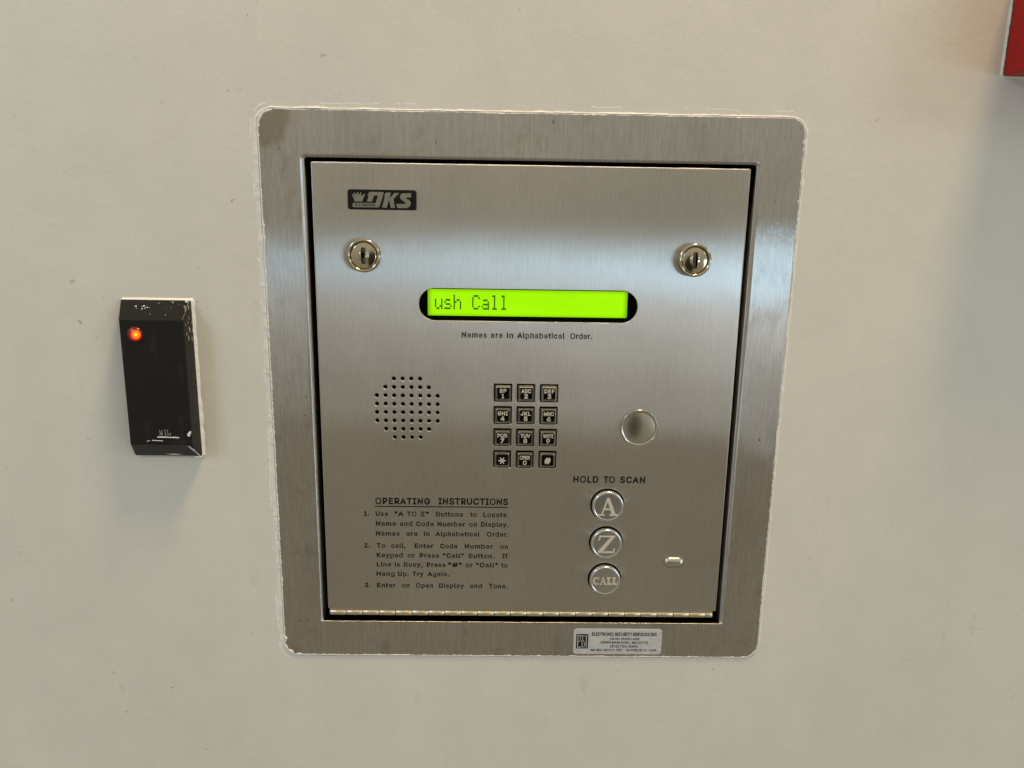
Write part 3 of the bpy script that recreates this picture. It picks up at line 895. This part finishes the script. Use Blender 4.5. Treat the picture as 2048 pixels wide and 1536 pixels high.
# ---- display
mb = MB()
mb.box(-67.1, 65.6, 4.0, 9.0, -97.35, -80.75 + 0.9)
disp = mb.build('display', M_LCD, PANEL, origin=(-0.75, 4.0, -88.6))
mb = MB()
plate(mb, (-78, 78, -108, -72, 2, 3), [(-67.1, 65.6, -97.35, -79.85, 0.1, 2)], 4.6, 9.5, 0.1, 0.05, 2)
mb.build('display_mount', M_BLACK, PANEL)
FONT = {'u': ['.....', '.....', '#...#', '#...#', '#...#', '#..##', '.##.#'],
        's': ['.....', '.....', '.###.', '#....', '.###.', '....#', '####.'],
        'h': ['#....', '#....', '#.##.', '##..#', '#...#', '#...#', '#...#'],
        'C': ['.###.', '#...#', '#....', '#....', '#....', '#...#', '.###.'],
        'a': ['.....', '.....', '.###.', '....#', '.####', '#...#', '.####'],
        'l': ['.##..', '..#..', '..#..', '..#..', '..#..', '..#..', '.###.']}
mb = MB()
for ci, ch in enumerate('ush Call'):
    if ch == ' ':
        continue
    for r0, line in enumerate(FONT[ch]):
        for c0, bit in enumerate(line):
            if bit == '#':
                x = -62.35 + 6.17 * ci + 1.03 * c0
                z = -83.45 - 1.4 * r0
                mb.poly([(x, z - 1.26), (x + 0.93, z - 1.26), (x + 0.93, z), (x, z)], 3.9)
mb.build('display_characters', M_DOT, disp)

# ---- printing on the door
CAP_T, CAP_B = 4.9, 3.45
LINES = [
    (-238.28, [('1.', -112.5, -108.8), ('Use', -104.2, -95.6), ('"A', -90.9, -84.8), ('TO', -82.4, -75.7), ('Z"', -73.0, -67.2), ('Buttons', -62.1, -43.2), ('to', -38.2, -33.7), ('Locate', -29.0, -12.7)]),
    (-245.62, [('Name', -104.3, -90.2), ('and', -87.5, -78.8), ('Code', -76.1, -63.8), ('Number', -61.2, -41.6), ('on', -39.0, -33.4), ('Display.', -30.6, -11.1)]),
    (-253.02, [('Names', -104.4, -87.8), ('are', -83.1, -75.1), ('in', -70.8, -66.8), ('Alphabetical', -62.5, -31.5), ('Order.', -26.4, -11.0)]),
    (-262.22, [('2.', -112.9, -108.7), ('To', -104.0, -98.0), ('call,', -93.9, -83.8), ('Enter', -77.4, -64.1), ('Code', -59.4, -47.2), ('Number', -42.0, -22.1), ('on', -16.9, -11.4)]),
    (-269.49, [('Keypad', -104.2, -85.9), ('or', -82.3, -77.4), ('Press', -73.8, -60.2), ('"Call"', -57.4, -42.8), ('Button', -39.1, -22.7), ('.', -21.1, -20.3), ('If', -15.3, -11.5)]),
    (-276.56, [('Line', -104.3, -94.2), ('is', -91.5, -88.0), ('Busy,', -85.1, -71.7), ('Press', -68.9, -55.6), ('"#"', -53.7, -44.0), ('or', -41.3, -36.3), ('"Call"', -33.8, -18.5), ('to', -16.0, -11.4)]),
    (-283.74, [('Hang', -104.7, -91.8), ('Up.', -89.4, -81.7), ('Try', -79.2, -71.2), ('Again.', -68.4, -52.9)]),
    (-292.66, [('3.', -113.3, -109.0), ('Enter', -104.5, -91.3), ('on', -86.8, -81.3), ('Open', -76.8, -64.4), ('Display', -60.2, -42.4), ('and', -38.3, -29.6), ('Tone.', -24.6, -11.3)]),
]
INK_Y = -0.06
mb = MB()
text_into(mb, 'OPERATING', -104.2, -66.2, -229.5, 4.75, INK_Y)
text_into(mb, 'INSTRUCTIONS', -60.4, -11.8, -229.3, 4.75, INK_Y)
mb.poly([(-104.8, -231.55), (-11.8, -231.45), (-11.8, -230.75), (-104.8, -230.85)], INK_Y)
for zb, words in LINES:
    for w, xa, xb in words:
        text_into(mb, w, xa, xb, zb, CAP_B, INK_Y)
mb.build('printed_instructions', M_INK, PANEL)
mb = MB()
for w, xa, xb in [('Names', -44.4, -27.7), ('are', -25.0, -17.2), ('in', -14.4, -10.1), ('Alphabetical', -7.4, 24.2), ('Order.', 27.9, 42.6)]:
    text_into(mb, w, xa, xb, -111.25, 3.8, INK_Y)
mb.build('display_caption', M_INK, PANEL)
mb = MB()
for w, xa, xb in [('HOLD', 33.3, 50.6), ('TO', 54.3, 62.3), ('SCAN', 65.8, 83.3)]:
    text_into(mb, w, xa, xb, -212.16, 4.75, INK_Y)
mb.build('scan_caption', M_INK, PANEL)

# ---- nameplate
mb = MB()
plate(mb, (-117.1, -73.4, -29.4, -16.8, 1.6, 5), [], -1.1, 0.0, 0.35, 0.1, 4)
np_ = mb.build('nameplate', M_PLATE, PANEL)


def npt(pts):
    return [(-117.1 + (x - 195) / 1665 * 43.7, -16.85 - (y - 112 - 0.010 * (x - 195)) / 490 * 12.5) for x, y in pts]


mb = MB()
EM = -1.35
for pts in ([(358, 408), (350, 345), (305, 245), (312, 228), (330, 226), (364, 278), (380, 276), (350, 212), (358, 194), (378, 192), (410, 243), (432, 238), (428, 190), (442, 176), (458, 178), (466, 238), (490, 242), (502, 195), (518, 186), (532, 198), (520, 262), (540, 280), (586, 228), (604, 222), (622, 238), (612, 262), (575, 330), (555, 408)],
            [(660, 412), (712, 262), (678, 262), (720, 190), (748, 172), (1075, 180), (1060, 250), (972, 520), (935, 550), (330, 548), (300, 512), (335, 440), (870, 447), (935, 265), (840, 262), (785, 412)],
            [(1025, 553), (1105, 268), (1080, 262), (1125, 190), (1250, 190), (1140, 556)],
            [(1200, 350), (1330, 197), (1450, 197), (1310, 345), (1340, 562), (1240, 562)],
            [(1742, 202), (1530, 202), (1482, 235), (1462, 285), (1480, 340), (1530, 385), (1595, 425), (1600, 455), (1572, 464), (1370, 462), (1398, 565), (1640, 562), (1700, 525), (1728, 450), (1715, 395), (1660, 352), (1605, 325), (1640, 300), (1735, 305)]):
    mb.poly(npt(pts), EM, 0.3)
mb.build('raised_emblem', M_PLATEMET, np_)
mb = MB()
q = npt([(375, 520), (860, 520)])
text_into(mb, 'DOORKING', q[0][0], q[1][0], q[0][1], 1.55, EM - 0.04)
mb.build('small_lettering', M_INK, np_)


# ---- locks
def lock(cx, cz, turn):
    lk = bpy.data.objects.new('lock', None)
    lk.empty_display_size = 0.01
    mb = MB()
    prof = [(10.75, 0.1), (10.8, -3.2)]
    for k in range(0, 9):
        t = math.pi * k / 8
        prof.append((9.75 + 1.05 * math.cos(t), -3.4 - 1.25 * math.sin(t)))
    prof += [(8.55, -2.4), (8.0, -2.2), (7.6, -2.2)]
    lathe(mb, cx, cz, prof, 72, cap=False)
    ring = mb.build('lock', M_NICKEL, PANEL, origin=(cx, 0, cz))
    tag(ring, 'round keyed lock near the %s' % turn)
    mb = MB()
    kw = (cx - 1.45, cx + 1.45, cz - 5.2, cz + 5.2, 0.25, 2)
    inner = []
    for k in range(96):
        an = 2 * math.pi * k / 96
        ux, uz = math.cos(an), math.sin(an)
        q_ = min(1.45 / max(1e-6, abs(ux)), 5.2 / max(1e-6, abs(uz)))
        inner.append((cx + ux * q_, cz + uz * q_))
    rows = []
    for k in range(9):
        t = k / 8
        row = []
        for j, p in enumerate(inner):
            dx, dz = p[0] - cx, p[1] - cz
            an = math.atan2(dz, dx)
            ox, oz = 8.3 * math.cos(an), 8.3 * math.sin(an)
            x_, z_ = dx + (ox - dx) * t, dz + (oz - dz) * t
            rad = math.hypot(x_, z_)
            row.append((cx + x_, -4.3 + 0.75 * (rad / 8.3) ** 2, cz + z_))
        rows.append(mb.verts(row))
    lip = mb.verts([(mb.v[i_][0], -2.0, mb.v[i_][2]) for i_ in rows[-1]])
    for r0_, r1_ in zip(rows, rows[1:]):
        mb.bridge(r0_, r1_)
    mb.bridge(rows[-1], lip, True, False)
    mb.build('lock_plug', M_NICKEL, ring, recalc=True)
    mb = MB()
    for sgn in (-1, 1):
        # half dome on either side of the slot
        rings = []
        for k in range(6):
            a_ = math.pi / 2 * k / 5
            rad = 3.5 * math.cos(a_)
            row = []
            for j in range(13):
                b_ = math.radians(-90 + 180 * j / 12)
                px = rad * math.cos(b_)
                px = max(px, 1.47)
                row.append((cx + sgn * px, -4.2 - 0.75 * math.sin(a_), cz + rad * math.sin(b_)))
            rings.append(mb.verts(row))
        for k in range(5):
            for j in range(12):
                q_ = (rings[k][j], rings[k][j + 1], rings[k + 1][j + 1], rings[k + 1][j])
                mb.face(q_, True)
    mb.build('keyway_collar', M_NICKEL, ring, recalc=True)
    mb = MB()
    mb.box(cx - 1.6, cx + 1.6, 2.6, 4.2, cz - 5.4, cz + 5.4)
    liner = rr(*kw[:5], seg=4)
    a_ = mb.verts([(p[0], -4.28 + 0.75 * (math.hypot(p[0] - cx, p[1] - cz) / 8.3) ** 2, p[1]) for p in liner])
    b2 = mb.verts([(p[0], 4.0, p[1]) for p in liner])
    mb.bridge(a_, b2, True, False)
    mb.box(cx - 1.44, cx - 0.55, -3.2, 3, cz - 1.6, cz + 1.9)
    mb.build('keyway', M_BLACK, ring)


lock(-107.4, -58.3, 'nameplate')
lock(107.0, -58.1, 'right door edge')

# ---- keypad
KEYS = [('SP', '1'), ('ABC', '2'), ('DEF', '3'), ('GHI', '4'), ('JKL', '5'), ('MNO', '6'),
        ('PQR', '7'), ('TUV', '8'), ('WXYZ', '9'), ('', '*'), ('OPER', '0'), ('', '#')]


def key_parts(cx, cz):
    mb = MB()
    stack(mb, cx, cz, [(5.35, 0.7, 3.0), (5.35, 0.7, -1.0), (5.2, 0.6, -1.3), (5.0, 0.55, -1.3), (4.85, 0.5, -1.1), (4.85, 0.5, 0.2),
                       (4.55, 0.5, 0.2), (4.55, 0.5, -2.3), (4.25, 0.5, -2.75), (3.95, 0.45, -2.75), (3.75, 0.4, -2.35), (3.7, 0.4, -2.3)], cap=False)
    kb = mb.build('key', M_CHROME, PANEL, origin=(cx, 0, cz))
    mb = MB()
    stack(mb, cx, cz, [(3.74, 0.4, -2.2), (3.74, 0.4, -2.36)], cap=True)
    mb.build('key_face', M_KEYREFL, kb, origin=(cx, 0, cz))
    return kb


key0 = key_parts(KX[0], KZ[0])
for n, (top, low) in enumerate(KEYS):
    kx, kz = KX[n % 3], KZ[n // 3]
    if n == 0:
        kb = key0
    else:
        kb = key0.copy()
        COL.objects.link(kb)
        kb.location = Vector((kx, 0, kz)) * MM - world_loc(PANEL)
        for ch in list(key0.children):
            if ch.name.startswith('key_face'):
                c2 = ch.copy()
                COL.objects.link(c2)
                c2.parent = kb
    what = ('letters %s above the digit %s' % (top, low)) if top else ('star sign' if low == '*' else 'hash sign')
    tag(kb, 'square chrome key bearing the ' + what)
    mb = MB()
    if top:
        wd = min(6.9, 2.15 * len(top) + 0.3)
        text_into(mb, top, kx - wd / 2, kx + wd / 2, kz + 0.55, 2.7, -2.72, 0.4)
        wn_ = 1.5 if low == '1' else 2.6
        text_into(mb, low, kx - wn_ / 2, kx + wn_ / 2, kz - 3.2, 3.0, -2.72, 0.4)
    elif low == '*':
        for a_ in (0, 60, 120):
            t = math.radians(a_)
            dx, dz = math.cos(t), math.sin(t)
            L_, w_ = 2.5, 0.36
            mb.poly([(kx + dx * L_ - dz * w_, kz - .4 + dz * L_ + dx * w_), (kx - dx * L_ - dz * w_, kz - .4 - dz * L_ + dx * w_),
                     (kx - dx * L_ + dz * w_, kz - .4 - dz * L_ - dx * w_), (kx + dx * L_ + dz * w_, kz - .4 + dz * L_ - dx * w_)], -2.72 - 0.01 * a_ / 60, 0.4)
    else:
        text_into(mb, '#', kx - 2.2, kx + 2.2, kz - 2.3, 4.3, -2.72, 0.4)
    mb.build('key_legend', M_GLINT, kb)


# ---- round buttons
def seg_poly(c, pts):
    return [(c[0] + x, c[1] + z) for x, z in pts]


A_PTS = [[(-0.9, 6.4), (0.9, 6.4), (5.6, -5.6), (2.6, -5.6), (-0.35, 3.9), (-3.7, -5.6), (-4.6, -5.6)],
         [(-6.9, -5.6), (-2.2, -5.6), (-2.2, -6.4), (-6.9, -6.4)], [(1.2, -5.6), (6.9, -5.6), (6.9, -6.4), (1.2, -6.4)],
         [(-3.0, -1.4), (2.0, -1.4), (2.0, -2.2), (-3.0, -2.2)]]
Z_PTS = [[(-5.2, 6.4), (6.0, 6.4), (-2.6, -5.5), (-6.1, -5.5), (2.9, 5.6), (-4.4, 5.6)],
         [(-5.2, 6.4), (-4.3, 5.7), (-5.3, 2.6), (-6.0, 3.3)],
         [(-6.1, -5.5), (4.4, -5.5), (5.2, -3.0), (6.0, -3.2), (5.4, -6.4), (-6.1, -6.4)]]


def serif_L(x0, w):
    return [[(x0, 2.6), (x0 + 0.66 * w, 2.6), (x0 + 0.66 * w, 2.1), (x0, 2.1)],
            [(x0 + 0.16 * w, 2.1), (x0 + 0.5 * w, 2.1), (x0 + 0.5 * w, -2.0), (x0 + 0.16 * w, -2.0)],
            [(x0, -2.0), (x0 + 0.9 * w, -2.0), (x0 + 0.95 * w, -0.7), (x0 + w, -0.7), (x0 + 0.98 * w, -2.6), (x0, -2.6)]]


def arc_C(x0, w):
    out, inn = [], []
    for k in range(13):
        t = math.radians(48 + 264 * k / 12)
        out.append((x0 + w * 0.5 + w * 0.5 * math.cos(t), 2.65 * math.sin(t)))
        inn.append((x0 + w * 0.56 + w * 0.30 * math.cos(t), 2.25 * math.sin(t)))
    return [out + inn[::-1], [(x0 + 0.84 * w, 2.6), (x0 + 0.95 * w, 2.6), (x0 + 0.95 * w, 0.9), (x0 + 0.84 * w, 1.1)]]


CALL_PTS = arc_C(-8.8, 4.6) + [[(x * 0.36 - 1.55, z * 0.41) for x, z in poly] for poly in A_PTS] + serif_L(1.1, 3.6) + serif_L(5.0, 3.7)

for (bx, bz), polys, lab in zip(BTN, (A_PTS, Z_PTS, CALL_PTS),
                                ('round chrome button with a large serif letter A', 'round chrome button with a large serif letter Z', 'round chrome button that reads CALL')):
    mb = MB()
    prof = [(11.1, 4.0), (11.1, -3.2)]
    for k in range(1, 6):
        a_ = math.pi / 2 * k / 5
        prof.append((11.1 - 1.1 * (1 - math.cos(a_)), -3.2 - 1.1 * math.sin(a_)))
    prof += [(9.75, -4.3), (9.45, -4.1), (9.3, -4.05)]
    lathe(mb, bx, bz, prof, 64)
    b_ = mb.build('call_button', M_BUTTON, PANEL, origin=(bx, 0, bz))
    tag(b_, lab)
    mb = MB()
    for k, pl in enumerate(polys):
        mb.poly(seg_poly((bx, bz), pl), -4.36 - 0.004 * k, 0.34)
    mb.build('button_letter', M_GLINT, b_)
mb = MB()
mb.box(-24, 23, 3.4, 4.4, -203, -141.5)
mb.build('keypad_backing', M_BLACK, PANEL)
mb = MB()
mb.box(44, 72, 4.6, 5.4, -299, -214)
mb.build('button_backing', M_BLACK, PANEL)

# ---- piano hinge
mb = MB()
mb.box(-139.0, 138.0, 1.4, 1.9, -312.4, -309.9)
hinge = mb.build('hinge', M_HINGE, PANEL)
knuckle = None
x = -139.0
n = 0
while x < 137.0:
    x2 = min(x + 11.83, 138.0)
    full = x2 - x > 11
    if knuckle is None or not full:
        mb = MB()
        A_ = None
        L = x2 - x - 0.45
        seq = [(0, 2.25), (0.06, 2.32), (L - 0.06, 2.32), (L, 2.25)]
        for dx, rad in seq:
            cur = mb.verts([(x + 0.22 + dx, 2.15 - rad * math.cos(2 * math.pi * k / 24), -313.0 + rad * math.sin(2 * math.pi * k / 24)) for k in range(24)])
            if A_:
                mb.bridge(A_, cur)
            else:
                mb.face(cur[::-1])
            A_ = cur
        mb.face(A_)
        k_ = mb.build('hinge_knuckle', M_HINGE, hinge, origin=(x, 0, -313.0), recalc=True)
        if full:
            knuckle = k_
    else:
        k_ = knuckle.copy()
        COL.objects.link(k_)
        k_.parent = hinge
        k_.location = Vector((x + random.uniform(-.06, .06), random.uniform(-.12, .12), -313.0 + random.uniform(-.05, .05))) * MM - world_loc(hinge)
    x += 11.83
    n += 1

# ---- installer's label on the frame
mb = MB()
plate(mb, (37.4, 101.9, -344.0, -323.8, 2.2, 5), [], -0.72, -0.5, 0.08, 0.1, 2)
st = mb.build('sticker', M_STICKER, PANEL)


def sp(x, y):
    return (37.4 + (x - 85) / 1900 * 64.5, -323.8 - (y - 65) / 550 * 20.2)


mb = MB()
for s, xa, xb, yb, yt, wgt in (('ELECTRONIC SECURITY SERVICES INC.', 478, 1892, 212, 140, 0.02), ('15050 BUCK LANE', 872, 1500, 303, 253, 0.012),
                               ('UPPER MARLBORO, MD 20772', 668, 1692, 383, 333, 0.012), ('(301) 780-8480', 880, 1472, 468, 412, 0.012),
                               ('MD SEC LIC 107-539', 465, 1140, 548, 500, 0.012), ('VA PSSB ID 11-1888', 1222, 1882, 548, 500, 0.012)):
    p0, p1, pt = sp(xa, yb), sp(xb, yb), sp(xa, yt)
    text_into(mb, s, p0[0], p1[0], p0[1], pt[1] - p0[1], -0.76)
p0, p1 = sp(142, 495), sp(402, 180)
mb.poly([(p0[0], p0[1]), (p1[0], p0[1]), (p1[0], p1[1]), (p0[0], p1[1])], -0.755)
mb.build('sticker_print', M_INKS, st)
mb = MB()
# the interlaced letters of the square emblem, as light strokes on black


def stroke(pts, w, y):
    for a_, b_ in zip(pts, pts[1:]):
        A, B = Vector(sp(*a_)), Vector(sp(*b_))
        d = (B - A).normalized() * w
        nrm = Vector((-d.y, d.x))
        mb.poly([tuple(A - d + nrm), tuple(A - d - nrm), tuple(B + d - nrm), tuple(B + d + nrm)], y)


for k, pts in enumerate(([(178, 205), (178, 470)], [(178, 205), (225, 205)], [(178, 335), (215, 335)], [(178, 470), (225, 470)],
                         [(272, 225), (240, 210), (225, 250), (232, 300), (272, 360), (278, 430), (262, 470), (232, 460)],
                         [(322, 225), (290, 210), (275, 250), (282, 300), (322, 360), (328, 430), (312, 470), (282, 460)],
                         [(362, 205), (362, 470)])):
    stroke(pts, 0.26, -0.79 - 0.003 * k)
mb.build('sticker_emblem', M_STICKER, st)

# ------------------------------------------------------------------ black proximity reader
READER = thing('card_reader', 'black plastic card reader with a lit red lamp, left of the steel panel', 'card reader', (-243.5, WALL_Y, -142))
mb = MB()


def loop4(x0, x1, z0, z1, y, r):
    return mb.verts([(p[0], y, p[1]) for p in rr(x0, x1, z0, z1, r, seg=4)])


prof = [(-266.4, -221.2, -195.2, -89.0, 1.0, 0.9), (-266.3, -221.3, -195.0, -89.1, -2.4, 0.9), (-266.1, -221.45, -194.6, -89.4, -2.9, 0.9),
        (-263.6, -222.45, -184.6, -99.8, -12.5, 0.9), (-263.3, -222.65, -184.0, -100.4, -12.95, 0.8), (-262.8, -223.1, -183.4, -101.0, -13.1, 0.7)]
prev = None
for x0, x1, z0, z1, y, r in prof:
    cur = loop4(x0, x1, z0, z1, y, r)
    if prev:
        mb.bridge(prev, cur, True, False)
    prev = cur
mb.face(prev)
housing = mb.build('housing', M_HOUSING, READER)
lx, lz = -253.9, -110.1
mb = MB()
lathe(mb, lx, lz, [(4.9, -13.12), (4.7, -13.5), (4.2, -14.0), (3.4, -14.5), (2.2, -14.85), (0, -15.0)], 40)
led = mb.build('indicator_lamp', M_LED, READER)
mb = MB()
lathe(mb, lx + 0.9, lz - 0.1, [(3.4, -14.35), (3.1, -14.8), (2.3, -15.1), (1.1, -15.28), (0, -15.33)], 32)
mb.build('lamp_core', M_LEDCORE, led, origin=(lx + 0.9, -14.35, lz - 0.1))


def rp(x, y):
    """front face of the reader, from its lower close view"""
    return (-262.9 + (x - 415) / 1260 * 39.6, -184.0 + (1010 - y) / 1010 * 33.5)


mb = MB()


def thin(pts, w, y, dep=0.15):
    for a_, b_ in zip(pts, pts[1:]):
        A, B = Vector(a_), Vector(b_)
        d = (B - A).normalized()
        nrm = Vector((-d.y, d.x)) * w
        mb.poly([tuple(A + nrm), tuple(A - nrm), tuple(B - nrm), tuple(B + nrm)], y, dep)


for k, pts in enumerate(([(1035, 705), (1045, 780)], [(1050, 760), (1085, 805)], [(1080, 705), (1090, 800)], [(1015, 805), (1090, 805)],
                         [(1148, 690), (1156, 800)], [(1145, 806), (1190, 806)], [(1200, 700), (1208, 795)], [(1205, 800), (1255, 804)], [(1255, 804), (1266, 765)])):
    thin([rp(*p) for p in pts], 0.14, -13.25 - 0.004 * k)
mb.build('worn_lettering', simple('worn_grey', (0.36, 0.36, 0.35), 0.5), READER)
mb = MB()


def blob(pts, y, dep=0.25):
    mb.poly(pts, y, dep)


blob([rp(975, 843), rp(1100, 838), rp(1250, 846), rp(1330, 842), rp(1438, 852), rp(1438, 868), rp(1200, 862), rp(980, 860)][::-1], -13.4)
for k, (xa, xb, yy) in enumerate(((750, 785, 938), (790, 815, 925), (860, 1000, 920), (985, 1095, 925))):
    blob([rp(xa, yy - 6), rp(xb, yy - 2), rp(xb - 8, yy + 9), rp(xa + 6, yy + 8)][::-1], -13.3 - 0.01 * k, 0.15)
blob([rp(1610, 790), rp(1650, 735), rp(1695, 715), rp(1690, 775), rp(1650, 800), rp(1680, 815), rp(1640, 838), rp(1615, 815)][::-1], -13.35)
paint = mb.build('paint_splash', M_WHITE, READER)

# paint brushed onto the right side, the top and the lower corner of the housing
mb = MB()


def side_strip(z0, z1, d0, d1, seed, lift=0.12):
    """thin film on the right side: between depths d0 (wall) and d1"""
    n = 40
    rows = []
    for k in range(n + 1):
        z = z0 + (z1 - z0) * k / n
        wv = fbm(z * 0.11, seed, 0.3, 4)
        depth = max(0.05, d0 + (d1 - d0) * max(0, 0.35 + 1.1 * wv))
        y = WALL_Y - depth
        def xs(yy):
            t = (1.0 - yy) / 14.0
            return -221.2 - 1.3 * t + lift
        rows.append(mb.verts([(xs(1.0), 1.0, z), (xs(y), y, z), (xs(y) - lift * 1.2, y - 0.05, z)]))
    for a_, b_ in zip(rows, rows[1:]):
        for j in range(2):
            mb.face((a_[j], b_[j], b_[j + 1], a_[j + 1]), True)


side_strip(-195.0, -89.2, 0.3, 2.6, 3.0)
rng = random.Random(3)
for k in range(16):
    z = -90.5 - abs(rng.gauss(0, 11))
    d = rng.uniform(1.5, 10.5)
    l_ = rng.uniform(0.8, 4.2)
    w_ = rng.uniform(0.25, 0.75)
    y = WALL_Y - d
    x = -221.2 - 1.3 * d / 14 + 0.14
    i = mb.verts([(x, y - w_ * .4, z), (x, y + w_ * .5, z - 0.3 * l_), (x, y + w_ * .3, z - l_), (x, y - w_ * .5, z - 0.6 * l_)])
    mb.face(i)
def slope(x, s, lift=0.16):
    # upper sloping face, s = 0 at the wall side, 1 at the front edge
    return (x, -2.9 - s * 9.6 - lift * .75, -89.4 - s * 10.4 + lift * .66)


for k in range(20):
    cx_ = rng.uniform(-262, -225); s_ = rng.uniform(0.06, 0.95)
    if k < 9:
        cx_ = rng.gauss(-249, 4.5); s_ = rng.gauss(0.38, 0.10)
    sz = rng.uniform(0.15, 0.34) * (0.8 if k > 8 else 1.3)
    i = mb.verts([slope(cx_ + sz * math.cos(t) * (1 + .4 * rng.random()), s_ + sz / 14 * math.sin(t)) for t in [math.pi * 2 * j / 7 for j in range(7)]])
    mb.face(i)


def slope_b(x, s, lift=0.16):
    return (x, -2.9 - s * 9.6 - lift * .75, -194.6 + s * 10.0 - lift * .66)


for pts in ([(-224.6, .62), (-223.2, .74), (-222.6, .4), (-221.6, .02), (-222.7, .0), (-223.9, .3)],
            [(-226.2, .95), (-224.9, .97), (-223.4, .55), (-222.6, .15), (-223.6, .25), (-225.0, .6)],
            [(-245, .16), (-238, .2), (-233, .1), (-240, .08)]):
    mb.face(mb.verts([slope_b(*p) for p in pts]))
mb.box(-225.8, -221.5, -2.9, 0.9, -196.0, -195.05)
mb.box(-224.0, -222.2, -3.6, -2.5, -90.2, -88.95)
mb.build('brushed_paint', M_WHITE, READER)


def reader_bead(p, nrm):
    right = max(0.0, nrm.x)
    top = max(0.0, nrm.y)
    b = fbm(p.x * 0.16, p.y * 0.16, 3.3, 3)
    low = max(0.0, -nrm.y)
    left = max(0.0, -nrm.x)
    w = 0.5 + 1.1 * right * (1.0 + 0.8 * b) + 0.5 * top
    h = 0.25 + 0.7 * right * (1 + .5 * b) + 0.6 * top + 0.2 * low
    return [(-0.05, WALL_Y - h - 0.1), (0.12, WALL_Y - h), (0.35 * w, WALL_Y - 0.8 * h), (0.8 * w, WALL_Y - 0.3 * h), (w * 1.25, WALL_Y + 0.05)]


caulk('white_caulk', (-266.4, -221.2, -195.2, -89.0, 0.9, 4), reader_bead, M_WHITE, wall)

# ------------------------------------------------------------------ red box cut off at the upper right
RED = thing('alarm_box', 'red painted box on the wall at the upper right edge of the picture', 'alarm box', (360, WALL_Y, 93))
mb = MB()
plate(mb, (291.8, 428.0, 57.9, 128.0, 2.0, 4), [], -54.0, -3.0, 1.5, 0.1, 5)
mb.build('box_body', M_RED, RED)
mb = MB()
plate(mb, (293.6, 426.2, 59.6, 126.2, 2.0, 4), [], -4.0, WALL_Y, 0.2, 0.1, 2)
mb.build('mounting_plate', simple('dull_red_plate', (0.22, 0.10, 0.10), 0.6), RED)
mb = MB()
plate(mb, (303, 417, 70, 116, 3, 4), [], -55.2, -53.6, 0.6, 0.1, 4)
mb.build('cover', M_RED, RED)


def red_bead(p, nrm):
    b = 1.6 * fbm(p.x * 0.35, p.y * 0.35, 8.8, 4)
    return [(-0.2, -1.4 - 0.8 * b), (0.0, -1.8 - 0.9 * b), (0.2, -1.2 - 0.6 * b), (0.3 + 0.3 * b, -0.5), (0.5 + 0.5 * b, WALL_Y - 0.1), (0.9 + 0.8 * b, WALL_Y + 0.05)]


caulk('caulk_seam', (291.8, 428.0, 57.9, 128.0, 1.5, 4), red_bead, M_CAULK, wall)
